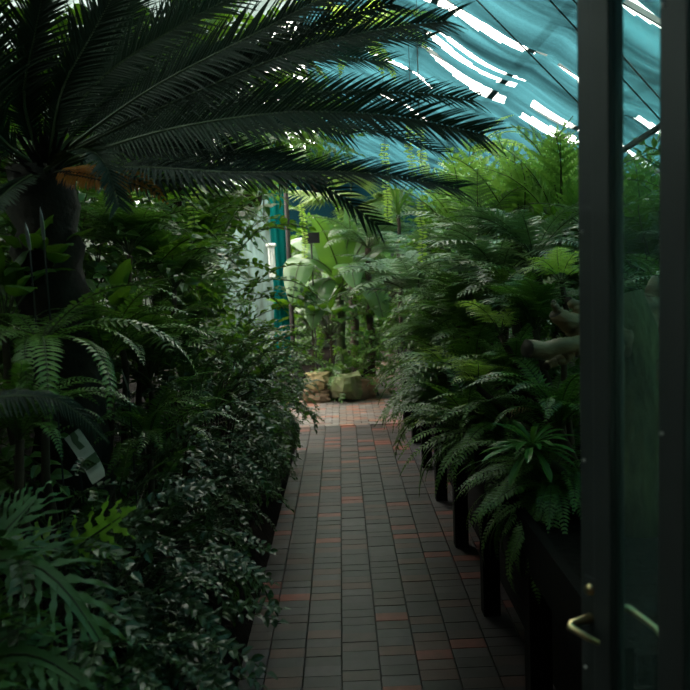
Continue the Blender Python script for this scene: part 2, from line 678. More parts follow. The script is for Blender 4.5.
ME['holly'] = variants(6, lambda r: sprig(.3, r, 13, .034, .0105, MS('holly'), R(r.uniform(10, 50)), R(r.uniform(60, 110))), 50)
ME['fine'] = variants(5, lambda r: sprig(.4, r, 10, .05, .016, MS('broad'), R(r.uniform(20, 60)), R(r.uniform(50, 110))), 60)
ME['broad'] = variants(5, lambda r: big_leaf(r, .28, .3, .085, R(r.uniform(45, 75)), r.uniform(.8, 1.6), MS('broad')), 70)
ME['paddle'] = variants(5, lambda r: big_leaf(r, .3, .85, .2, R(r.uniform(55, 80)), r.uniform(.6, 1.5), MS('banana'), 'lance', wave=.15, seg=14), 80)


def strap_leaf(r, L, w, m, a0, bend, prof='strap'):
    mb = MB()
    a = r.uniform(*a0)
    mb.leaf((0, 0, 0), (r.uniform(-.1, .1), math.cos(a), math.sin(a)), (0, -math.sin(a), math.cos(a)), L * r.uniform(.8, 1.1), w, r.uniform(*bend), 9, .35, prof)
    return mb.mesh('leaf', [M_[m]])


ME['strap'] = variants(5, lambda r: strap_leaf(r, .6, .016, 'strap', (R(50), R(80)), (1.0, 2.4)), 90)
ME['new'] = variants(5, lambda r: lacy(arch(.45, R(r.uniform(45, 75)), R(r.uniform(70, 115)), 8, r.uniform(-.4, .4)), UPV, 16, .11, r, lobes=8, lob=.13, mats=MS('string')), 25)
ME['pale'] = variants(5, lambda r: pinnate(arch(.6, R(r.uniform(30, 60)), R(r.uniform(60, 110)), 8, r.uniform(-.3, .3)), UPV, 24, .075, .011, 1.3, r, mats=MS('string'), droop=.5), 15)
ME['lobed'] = variants(3, lambda r: lobed_frond(arch(.55, R(r.uniform(25, 50)), R(r.uniform(60, 100)), 8, r.uniform(-.2, .2)), UPV, r, 8, .2, .0135, MS('lobed')), 100)
ME['lobed_new'] = variants(2, lambda r: lobed_frond(arch(.3, R(r.uniform(35, 55)), R(r.uniform(40, 70)), 8), UPV, r, 6, .13, .017, MS('lobed_new'), wav=.15), 110)
ME['rosette'] = variants(3, lambda r: strap_leaf(r, .19, .017, 'rosette', (R(15), R(45)), (.5, 1.0), 'spat'), 120)
ME['orange'] = variants(3, lambda r: pinnate(arch(.4, R(20), R(r.uniform(40, 90)), 8), UPV, 18, .05, .006, 1.2, r, mats=[M_['orange'], M_['woody']], droop=1.2), 130)
ME['dry'] = variants(3, lambda r: lacy(arch(.5, R(20), R(70), 8), UPV, 16, .08, r, lob=.18, mats=[M_['dry'], M_['woody']], droop=1.2), 140)


def string_mesh(r, L):
    mb = MB()
    pts = [V((0, 0, 0))]
    for i in range(10):
        pts.append(pts[-1] + V((r.uniform(-.012, .012), r.uniform(-.012, .012), -L / 10)))
    P = resample(pts, int(L / .02))
    mb.cur = 1
    mb.tube(P[::3] + [P[-1]], .002, 4)
    mb.cur = 0
    for i, p in enumerate(P):
        for sg in (-1, 1):
            mb.leaf(p, (sg, r.uniform(-.4, .4), r.uniform(-.3, .5)), (0, -1, .3),   .045 * r.uniform(.7, 1.1), .011, .5, 2, .3, 'spat')
    return mb.mesh('strand', MS('string'))


# ------------------------------------------------------------------ ground heights
def ground(x, y):
    if y > 8.9 and -1.9 < x < .45:
        return .2
    if x < -.45:
        return .08 + min(.62, (-.45 - x) * .6)
    if x > .62 and 1.5 < y < 8.0:
        return .76
    return .012


def rooted(name, label, cat, crown, group=None, stem=.012, stem_mat='woody', part='stem', lean=True):
    """Empty on the ground under the crown, with a stem up to it."""
    rx, ry = crown.x, crown.y
    if .2 < rx < .8 and 1.5 < ry < 7.7:
        rx = .82
    gz = ground(rx, ry)
    root = thing(name, label, cat, (rx, ry, min(gz, crown.z - .02)), group)
    h = crown.z - root.location.z
    off = V((crown.x - rx, 0, 0))
    mb = MB()
    k = max(2, int(h / .12))
    pts = [V((math.sin(i * 1.3 + crown.x * 9) * .012 * (1 if 0 < i < k else 0), math.cos(i * 1.7) * .012 * (1 if 0 < i < k else 0), h * i / k)) + off * (i / k) ** 1.5 for i in range(k + 1)]
    pts[0].z = -.03
    mb.tube(pts, [stem * (1.3 - .3 * i / k) for i in range(k + 1)], 7)
    put(part, mb.mesh(part, M_[stem_mat], True), root)
    return root, V((0, 0, h)) + off


def fern(kind, label, px, py, Y, n, s, yaw0=0, yaw1=360, tilt=(-12, 25), name='fern', cat='fern', group=None, stem=.012, part='frond', seed=None, mats=None):
    r = random.Random(int(px * 31 + py * 17 + Y * 100) if seed is None else seed)
    crown = at(px, py, Y)
    root, top = rooted(name, label, cat, crown, group, stem)
    ms = ME[kind]
    for i in range(n):
        yw = R(yaw0 + (yaw1 - yaw0) * (i + r.uniform(.1, .9)) / n)
        put(part, ms[r.randrange(len(ms))], root, top, (R(r.uniform(*tilt)), R(r.uniform(-15, 15)), yw), s * r.uniform(.75, 1.12))
    return root


def bush(kind, label, px, py, Y, n, rad, s, name='shrub', cat='shrub', group=None, face=None, part='branch', seed=None, pos=None, hang=False):
    """Leafy shrub: sprigs leave a branching core and point outwards."""
    r = random.Random(int(px * 13 + py * 7 + Y * 100) if seed is None else seed)
    c = pos if pos is not None else at(px, py, Y)
    gz = ground(c.x, c.y) if not hang else roof_z(c.x) - .02
    root = thing(name, label, cat, (c.x, c.y, gz), group)
    off = V((0, 0, c.z - gz))
    mb = MB()
    mb.tube([(0, 0, 0 if hang else -.03), (0.01, 0, off.z * .5), (0, 0.01, off.z if hang else max(.1, off.z))], [.006, .006, .006] if hang else [.016, .013, .008], 6)
    ms = ME[kind]
    for i in range(n):
        z = r.uniform(-.95, 1)
        a = r.uniform(0, 2 * PI)
        if face is not None and r.random() < .75:
            a = math.atan2(face[0], -face[1]) * -1 + r.uniform(-1.6, 1.6) if False else math.atan2(face[1], face[0]) + r.uniform(-1.5, 1.5)
        q = math.sqrt(1 - z * z)
        dirv = V((q * math.cos(a), q * math.sin(a), z))
        k = r.uniform(.45, .95)
        p = off + V((dirv.x * rad[0], dirv.y * rad[1], dirv.z * rad[2])) * k
        m_ = .36 * s
        wx = min(EX - m_ - .25, max(LX + m_ + .25, c.x + p.x))
        p.x = wx - c.x
        p.y = min(p.y, 14.4 - m_ - c.y)
        p.z = min(p.z, roof_z(wx) - .2 - m_ - gz)
        if p.z < .02 and not hang:
            p.z = .02 + r.uniform(0, .06)
        yw = math.atan2(-dirv.x, dirv.y)
        put(part, ms[r.randrange(len(ms))], root, p, (R(45) * dirv.z - R(10) + R(r.uniform(-20, 20)), R(r.uniform(-25, 25)), yw + r.uniform(-.5, .5)), s * r.uniform(.75, 1.15))
        if i % 3 == 0:
            mb.tube([off if hang else (0, 0, max(.02, off.z * .3)), off * .6 + p * .4, p], [.006, .004, .002], 4)
    put('stem', mb.mesh('stem', M_['woody'], True), root)
    return root


# ------------------------------------------------------------------ setting
def build_setting():
    mb = MB()
    mb.box((-.3, 6.5, -.06), (6.0, 16.6, .1))
    struct('floor', mb.mesh('floor', M_['grout']))
    # paving bricks laid across the path in long straight strips
    r = random.Random(3)
    mb = MB()

    def brick(x0, x1, y0, y1, z=.008):
        g = .002
        x0, x1, y0, y1 = x0 + g, x1 - g, y0 + .0004, y1 - .0004
        b = .001
        z += r.uniform(-.0015, .0015)
        lo = [mb.vert(p) for p in ((x0, y0, -.012), (x1, y0, -.012), (x1, y1, -.012), (x0, y1, -.012))]
        hi = [mb.vert(p) for p in ((x0 + b, y0 + b, z), (x1 - b, y0 + b, z), (x1 - b, y1 - b, z), (x0 + b, y1 - b, z))]
        mb.face(*hi)
        for k in range(4):
            mb.face(lo[k], lo[(k + 1) % 4], hi[(k + 1) % 4], hi[k])
    w = .152
    for i in range(-3, 9):
        x0 = -.209 + i * w
        wob = r.uniform(0, .075)
        y = .3 + wob
        while y < 7.45:
            brick(x0, x0 + w, y, min(y + .076, 7.5))
            y += .076
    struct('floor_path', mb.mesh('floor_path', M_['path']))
    mb = MB()
    for j in range(22):
        y0 = 7.5 + j * .076
        x = -2.2 + (j % 2) * .076
        while x < 1.6:
            brick(x, x + .152, y0, y0 + .076)
            x += .152
    for i in range(6):
        x0 = .43 + i * .152
        y = 9.172
        while y < 14.2:
            brick(x0, x0 + .152, y, y + .076)
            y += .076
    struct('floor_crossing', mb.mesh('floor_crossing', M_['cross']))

    # left planting bed: earth bank
    mb = MB()
    nx, ny = 26, 60
    for j in range(ny + 1):
        for i in range(nx + 1):
            x = -.45 - 2.7 * i / nx
            y = .75 + 6.7 * j / ny
            z = (.08 + min(.62, (-.45 - x) * .6)) + .04 * noise.noise(V((x * 3, y * 3, 0)))
            mb.vert((x, y, z if i else -.01))
    for j in range(ny):
        for i in range(nx):
            a = j * (nx + 1) + i
            mb.face(a, a + nx + 1, a + nx + 2, a + 1)
    o = struct('ground_bank', mb.mesh('ground_bank', M_['soil'], True))
    # far bed
    mb = MB()
    nx = 20
    for j in range(nx + 1):
        for i in range(nx + 1):
            x = -1.9 + 2.28 * i / nx
            y = 9.05 + 4.6 * j / nx
            e = min(i, nx - i, j, nx - j)
            z = (-.01 if e == 0 else .2 + .04 * noise.noise(V((x * 3, y * 3, 5))))
            mb.vert((x, y, z))
    for j in range(nx):
        for i in range(nx):
            a = j * (nx + 1) + i
            mb.face(a, a + 1, a + nx + 2, a + nx + 1)
    struct('ground_island', mb.mesh('ground_island', M_['soil'], True))

    # walls
    mb = MB()
    mb.box((LX, 6.5, 1.15), (.08, 16.4, 2.3))
    struct('wall_left', mb.mesh('wall_left', M_['wallside']))
    mb = MB()
    mb.box((EX + .02, 6.5, .35), (.12, 16.4, .7))
    wr = struct('wall_right', mb.mesh('wall_right', M_['wallside']))
    mb = MB()
    mb.box((EX + .02, 6.5, 1.5), (.01, 16.4, 1.6))
    struct('window_1', mb.mesh('window_1', M_['wallglass']))
    mb = MB()
    for k in range(22):
        mb.box((EX + .02, -1 + k * .75, 1.5), (.04, .035, 1.6))
    mb.box((EX + .02, 6.5, 2.3), (.08, 16.4, .07))
    struct('trim_1', mb.mesh('trim_1', M_['bar']))
    # far gable
    mb = MB()
    a = [mb.vert(p) for p in ((LX, 14.6, 0), (EX, 14.6, 0), (EX, 14.6, EZ), (RX, 14.6, roof_z(RX)), (LX, 14.6, EZ))]
    mb.face(*a)
    b = [mb.vert(p) for p in ((LX, 14.66, 0), (EX, 14.66, 0), (EX, 14.66, EZ), (RX, 14.66, roof_z(RX)), (LX, 14.66, EZ))]
    mb.face(*reversed(b))
    struct('wall_far', mb.mesh('wall_far', M_['cloth']))
    mb = MB()
    mb.box((-.3, 14.55, 1.1), (5.8, .06, 2.2))
    struct('wall_far_base', mb.mesh('wall_far_base', M_['wallside']))
    # lobby wall around the doorway by the camera, with its ceiling and back wall
    mb = MB()
    mb.box((-2.0, .52, 1.5), (2.4, .1, 3.0))
    mb.box((1.72, .52, 1.5), (1.8, .1, 3.0))
    mb.box((0, .52, 3.2), (6, .1, 2.0))
    mb.box((0.0, .52, 2.62), (1.7, .1, .8))
    struct('wall_lobby', mb.mesh('wall_lobby', M_['vest']))
    mb = MB()
    mb.box((-.3, -1.6, 1.3), (5.8, .08, 2.7))
    struct('wall_back', mb.mesh('wall_back', M_['vest']))
    mb = MB()
    mb.box((-.3, -.55, 2.68), (5.8, 2.2, .08))
    struct('ceiling_lobby', mb.mesh('ceiling_lobby', M_['vest']))

    # limewashed partition beside the thermometer
    mb = MB()
    mb.box((-1.22, 10.3, 1.35), (.84, .08, 2.7))
    struct('wall_partition', mb.mesh('wall_partition', M_['lime']))

    # glass roof
    mb = MB()
    zr = roof_z(RX)
    for x0, z0, x1, z1 in ((RX, zr, EX, EZ), (LX, EZ, RX, zr)):
        a = [mb.vert(p) for p in ((x0, .5, z0 + .14), (x1, .5, z1 + .14), (x1, 14.6, z1 + .14), (x0, 14.6, z0 + .14))]
        mb.face(*a)
    struct('ceiling', mb.mesh('ceiling', M_['roofglass']))
    mb = MB()
    ang = math.atan(SL)
    y = .55
    while y < 14.6:
        for sgn, x0, x1 in ((1, RX, EX), (-1, LX, RX)):
            cx = (x0 + x1) / 2
            rot = Matrix.Rotation(sgn * ang, 3, 'Y')
            mb.box((cx, y, roof_z(cx) + .1), ((x1 - x0) / math.cos(ang), .018, .03), rot)
        y += .62
    for x in (RX, .1, .75, 1.40, 2.02):
        mb.box((x, 7.5, roof_z(x) + .045), (.05, 14.1, .05), Matrix.Rotation(ang, 3, 'Y'))
    struct('trim_2', mb.mesh('trim_2', M_['bar']))


GAPS = [  # bright openings left between the shade cloths: px line and width
    (420, -10, 550, 54, 11), (437, 26, 527, 78, 4), (420, 28, 520, 90, 6), (417, 44, 508, 100, 7),
    (533, 88, 590, 121, 4), (529, 99, 590, 135, 8), (519, 109, 580, 141, 8), (556, 58, 590, 82, 5),
    (620, -4, 700, 30, 12), (630, 112, 700, 145, 9), (612, 140, 660, 165, 8), (360, 40, 430, 85, 4),
    (640, 160, 700, 190, 6), (380, 88, 430, 118, 3),
]


def build_cloth():
    gl = []
    for ax, ay, bx, by, w in GAPS:
        A = on_roof(ax, ay, .1)
        B = on_roof(bx, by, .1)
        mx, my = (ax + bx) / 2, (ay + by) / 2
        y0 = on_roof(mx, my + w / 2, .1).y
        y1 = on_roof(mx, my - w / 2, .1).y
        gl.append((min(A.x, B.x), max(A.x, B.x), A, B, abs(y1 - y0) / 2 * .85))
    mb = MB()
    dx, dy = .07, .025
    NX = int((EX - RX) / dx)
    NY = int((14.5 - .6) / dy)
    idx = {}

    def vid(i, j):
        if (i, j) not in idx:
            x = RX + .02 + i * dx
            y = .6 + j * dy
            s = .05 * noise.noise(V((x * .7, y * 4.0, 1.0))) + .03 * noise.noise(V((x * 2, y * 9.0, 4.0)))
            sag = -.05 * abs(math.sin((x - .1) / .65 * PI))
            yy = y + .02 * noise.noise(V((x * 2.2, y * .8, 2)))
            idx[(i, j)] = mb.vert((x, yy, roof_z(x) - .1 + s + sag))
        return idx[(i, j)]
    for j in range(NY):
        y = .6 + (j + .5) * dy
        for i in range(NX):
            x = RX + .02 + (i + .5) * dx
            hole = (4.2 < y < 5.72 - 1.42 * x and x > -.1)  # added opening above the view, lets untinted sky light down on the ferns
            for x0, x1, A, B, h in gl:
                if x0 <= x <= x1:
                    f = (x - A.x) / (B.x - A.x + 1e-9)
                    yc = A.y + (B.y - A.y) * f
                    hh = h * (.75 + .5 * noise.noise(V((x * 3, yc * 5, 9))) + .25) * min(1, 5 * min(f, 1 - f) + .35)
                    if abs(y - yc) < hh:
                        hole = True
                        break
            if not hole:
                mb.face(vid(i, j), vid(i + 1, j), vid(i + 1, j + 1), vid(i, j + 1))
    o = put('shade_cloth', mb.mesh('shade_cloth', M_['cloth'], True))
    tag(o, 'teal shade cloth with bright gaps stretched under the right roof slope', 'shade cloth')
    mb = MB()
    NXl = 24
    NYl = 160
    for j in range(NYl + 1):
        for i in range(NXl + 1):
            x = LX + .05 + (RX - .05 - LX) * i / NXl
            y = .6 + 6.6 * j / NYl
            mb.vert((x, y, roof_z(x) - .1 + .05 * noise.noise(V((x * .7, y * 4, 7)))))
    for j in range(NYl):
        for i in range(NXl):
            a = j * (NXl + 1) + i
            mb.face(a, a + 1, a + NXl + 2, a + NXl + 1)
    o = put('shade_cloth', mb.mesh('shade_cloth', M_['cloth2'], True))
    tag(o, 'dark teal shade cloth under the left roof slope behind the cycad', 'shade cloth')

    # tie wires and a brace under the roof
    def wire(pts, rad, label, cat='wire', name='roof_wire'):
        b = MB()
        b.tube(pts, rad, 6)
        o = put(name, b.mesh(name, M_['wire'], True))
        tag(o, label, cat)
    def span(a, b, up=True):
        # stretch a wire from the roof bars to the eaves wall
        d = (b - a)
        p = a.copy()
        for _ in range(400):
            if p.z >= roof_z(p.x) + .05 or p.x < RX:
                break
            p -= d * .01
        q = b.copy()
        for _ in range(600):
            if q.x >= EX - .03 or q.z < .9:
                break
            q += d * .01
        return [p, a, b, q]
    wire(span(at(440, -37, 4.6), at(690, 216, 4.6)), .0045, 'dark roof wire slanting across the cloth and passing left of the door stile')
    wire(span(at(520, -32, 4.2), at(690, 152, 4.2)), .0045, 'dark roof wire crossing behind the top of the door stile')
    wire(span(at(575, 2, 3.9), at(690, 133, 3.9)), .0045, 'dark roof wire seen only through the narrow door pane')
    t_ = at(449, 0, 6.0)
    wire([V((t_.x, t_.y, roof_z(t_.x) + .04)), t_, at(457, 35, 6.0)], .003, 'short thin wire hanging near the top of the cloth')
    a_, b_ = at(592, 170, 3.7), at(720, 88, 3.3)
    while b_.z < roof_z(b_.x) - .03:
        b_ = b_ + (b_ - a_).normalized() * .02
    wire([V((a_.x, a_.y, roof_z(a_.x) - .03)), a_, a_ + (b_ - a_) * .03, b_], .016, 'thick dark brace rising to the right behind the door glass', 'brace', 'roof_brace')



def build_bench():
    root = thing('staging_bench', 'dark timber plant staging along the right side of the path', 'bench', (.62, 4.7, .0))
    X0, X1, Y0, Y1 = .585, 2.5, 1.5, 7.6

    def loc(c):
        return (c[0] - .62, c[1] - 4.7, c[2])
    mb = MB()
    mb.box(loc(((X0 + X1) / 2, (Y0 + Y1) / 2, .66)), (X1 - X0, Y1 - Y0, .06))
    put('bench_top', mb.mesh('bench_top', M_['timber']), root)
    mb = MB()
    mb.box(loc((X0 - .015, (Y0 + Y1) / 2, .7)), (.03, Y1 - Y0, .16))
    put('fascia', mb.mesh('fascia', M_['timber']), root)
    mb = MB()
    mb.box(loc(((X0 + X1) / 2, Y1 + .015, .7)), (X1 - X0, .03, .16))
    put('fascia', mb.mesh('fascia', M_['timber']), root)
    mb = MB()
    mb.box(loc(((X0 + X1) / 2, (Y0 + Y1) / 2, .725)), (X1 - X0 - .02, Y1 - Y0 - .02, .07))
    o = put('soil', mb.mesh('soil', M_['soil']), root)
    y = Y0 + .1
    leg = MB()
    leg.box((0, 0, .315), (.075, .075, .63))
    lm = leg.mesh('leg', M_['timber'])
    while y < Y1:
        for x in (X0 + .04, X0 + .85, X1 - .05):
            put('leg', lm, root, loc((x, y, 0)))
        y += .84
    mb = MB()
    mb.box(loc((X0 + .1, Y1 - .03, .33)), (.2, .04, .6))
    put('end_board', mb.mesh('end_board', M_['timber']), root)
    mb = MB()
    mb.box(loc((X0 + .16, (Y0 + Y1) / 2, .33)), (.03, Y1 - Y0, .6))  # added board close behind the front legs, stands in for the darkness underneath
    put('shade_board', mb.mesh('shade_board', M_['timber']), root)


def build_door():
    E = V((.43, 1.33, 0))
    d = V((.43, -.9, 0)).normalized()
    n = V((-d.y * -1, 0, 0))
    nn = V((-.9, -.43, 0)).normalized()      # side facing the path
    root = thing('glazed_door', 'dark grey glazed door standing open at the right edge', 'door', E + d * .4)
    ang = math.atan2(d.y, d.x)
    root.rotation_euler = (0, 0, ang)
    # local: +x along the leaf from -.4 (free edge) to .4, -y is the path side?
    loc_n = Matrix.Rotation(-ang, 3, 'Z') @ nn
    s = -1 if loc_n.y < 0 else 1
    T = .024

    def part(name, boxes, m, parent=root, smooth=False):
        mb = MB()
        for c, sz in boxes:
            mb.box(c, sz)
        me = mb.mesh(name, m)
        o = put(name, me, parent)
        bv = o.modifiers.new('bevel', 'BEVEL')
        bv.width = .003
        bv.segments = 2
        return o
    st = part('stile', [((-.4 + .0415, 0, 1.085), (.083, T, 2.13))], M_['frame'])
    part('glazing_bead', [((-.4 + .062, s * (T / 2 + .004), 1.1), (.04, .012, 2.0))], M_['frame'], st)
    part('stile', [((.355, 0, 1.085), (.09, T, 2.13))], M_['frame'])
    part('glazing_bar', [((-.4 + .199, 0, 1.15), (.05, T, 1.84))], M_['frame'])
    part('rail', [((-.003, 0, 2.1), (.626, T - .002, .1))], M_['frame'])
    part('rail', [((-.003, 0, .13), (.626, T - .002, .22))], M_['frame'])
    part('glass_pane', [((-.4 + .1285, 0, 1.145), (.094, .005, 1.82))], M_['glass'])
    part('glass_pane', [((.066, 0, 1.145), (.494, .005, 1.82))], M_['glass'])
    mb = MB()

    def screw(x, z):
        b = MB()
        b.tube([(x, s * (T / 2 - .001), z), (x, s * (T / 2 + .003), z)], [.0035, .003], 8)
        put('screw', b.mesh('screw', M_['screw'], True), root)
    for z in (.85 + .0, 1.24, 1.645, 2.055):
        screw(-.4 + .012, z)
    for z in (1.32, 1.97):
        screw(-.4 + .182, z)
    # lever handles, one each side
    for sd, nm in ((s, 'path side'), (-s, 'far side')):
        b = MB()
        zc, xc = .953, -.4 + .03
        ln = 1.0 if sd == -s else .5
        b.box((xc, sd * (T / 2 + .003), zc + .0), (.034, .006, .15))
        plate = put('handle_plate', b.mesh('handle_plate', M_['frame']), root)
        b = MB()
        y0 = sd * (T / 2)
        b.tube([(xc, y0, zc), (xc, y0 + sd * .02, zc), (xc, y0 + sd * .05, zc), (xc + .006, y0 + sd * .058, zc - .001), (xc + .03 * ln, y0 + sd * .056, zc - .003), (xc + .075 * ln, y0 + sd * .05, zc - .008), (xc + .105 * ln, y0 + sd * .036, zc - .016)],
               [.0095, .0085, .0075, .0075, .0062, .0058, .004], 10)
        put('lever', b.mesh('lever', M_['brass'], True), plate)
        b = MB()
        b.tube([(xc, y0, zc + .054), (xc, y0 + sd * .012, zc + .054)], [.012, .009], 12)
        put('keyhole_rose', b.mesh('keyhole_rose', M_['brass'], True), plate)


def build_far_fixtures():
    # post and gathered curtain
    p = at(291, 300, 9.4)
    mb = MB()
    mb.tube([(0, 0, 0), (0, 0, roof_z(p.x) - .02)], .03, 10)
    mb.box((0, 0, .03), (.14, .14, .06))
    o = put('roof_post', mb.mesh('roof_post', M_['post']), None, (p.x, p.y, .0))
    tag(o, 'slim dark roof post beside the hanging teal curtain', 'post')
    c = at(280, 270, 9.7)
    mb = MB()
    K = 60
    rows = []
    for zi in range(14):
        z = .35 + (roof_z(c.x) - .45) * zi / 13
        row = []
        w = .085 + .05 * abs(zi / 13 - .35)
        for k in range(K):
            a = 2 * PI * k / K
            rr = 1 + .22 * math.sin(a * 7 + zi * .15) + .06 * math.sin(zi * 1.1)
            row.append(mb.vert((math.cos(a) * w * rr, math.sin(a) * w * .7 * rr, z)))
        rows.append(row)
    for a, b in zip(rows, rows[1:]):
        for k in range(K):
            mb.face(a[k], a[(k + 1) % K], b[(k + 1) % K], b[k])
    o = put('curtain', mb.mesh('curtain', M_['curtain'], True), None, (c.x, c.y, 0))
    tag(o, 'gathered teal shade curtain hanging beside the thermometer', 'curtain')
    # thermometer
    t = at(272, 262, 9.35)
    root = thing('thermometer', 'white wall thermometer with small cap hanging by the teal curtain', 'thermometer', t)
    s = 9.35 / FPX
    mb = MB()
    mb.box((0, 0, 0), (6.5 * s, .03, 30 * s))
    b = put('body', mb.mesh('body', M_['white']), root)
    b.modifiers.new('bevel', 'BEVEL').width = .006
    mb = MB()
    mb.box((0, -.01, 16.5 * s), (10 * s, .07, 3.5 * s))
    o = put('cap', mb.mesh('cap', M_['white']), root)
    o.modifiers.new('bevel', 'BEVEL').width = .012
    for dx in (-1.3, 1.3):
        mb = MB()
        mb.tube([(dx * s, -.017, -6 * s), (dx * s, -.017, 12 * s)], .005, 6)
        put('tube', mb.mesh('tube', M_['steel']), root)
    mb = MB()
    mb.box((0, -.018, -8.5 * s), (3.6 * s, .012, 3.4 * s))
    put('reset_button', mb.mesh('reset_button', M_['black']), root)
    mb = MB()
    mb.tube([(0, 0, 18 * s), (-.01, 0, roof_z(t.x) - t.z - .15)], .004, 5)
    put('hanging_cord', mb.mesh('hanging_cord', M_['wire']), root)
    # blank plaque on a stake
    q = at(311, 238, 9.25)
    s = 9.25 / FPX
    gz = .19
    root = thing('sign_board', 'small dark sign board above the banana leaves', 'sign', (q.x, q.y, gz))
    mb = MB()
    mb.box((0, 0, q.z - gz), (17 * s, .02, 10.5 * s))
    put('board', mb.mesh('board', M_['black']), root)
    mb = MB()
    mb.tube([(0, .02, -.05), (0, .02, q.z - gz)], .012, 6)
    put('stake', mb.mesh('stake', M_['post']), root)


def rock(label, px, py, Y, size, m, seed):
    c = at(px, py, Y)
    import bmesh
    bm = bmesh.new()
    bmesh.ops.create_cube(bm, size=1)
    bmesh.ops.subdivide_edges(bm, edges=bm.edges[:], cuts=6, use_grid_fill=True)
    for v in bm.verts:
        p = v.co.copy()
        q = p.lerp(p.normalized() * .62, .38)
        n = noise.noise(p * 1.7 + V((seed * 3, 0, 0))) * .35 + noise.noise(p * 5 + V((seed, 3, 0))) * .13
        q = q * (1 + n)
        q.x += .18 * q.z * math.sin(seed * 5)
        v.co = V((q.x * size[0], q.y * size[1], q.z * size[2]))
    me = bpy.data.meshes.new('rock')
    bm.to_mesh(me)
    bm.free()
    me.materials.append(M_[m])
    o = put('rock', me, None, (c.x, c.y, c.z), (0, 0, seed))
    zmin = min(v.co.z for v in me.vertices)
    return tag(o, label, 'rock'), zmin


def build_rocks():
    s = 8.95 / FPX
    lst = [('flat brown sandstone block at the bottom left of the rockery', 317, 399, 8.95, (.33, .26, .15), 'rock3', .1),
           ('tan sandstone block with a bright flat face at the left of rockery', 318, 386, 9.0, (.3, .27, .19), 'rock', .25),
           ('mossy rounded boulder in the middle of the rockery', 343, 394, 8.98, (.42, .3, .28), 'rock2', .2),
           ('low brown stone at the right end of the rockery', 364, 391, 9.1, (.3, .26, .22), 'rock3', .3)]
    for i, (lab, px, py, Y, size, m, sd) in enumerate(lst):
        o, zmin = rock(lab, px, py, Y, size, m, sd + i)
        if i == 1:
            o.location.z = .165 + .09
        else:
            o.location.z = -zmin - .005


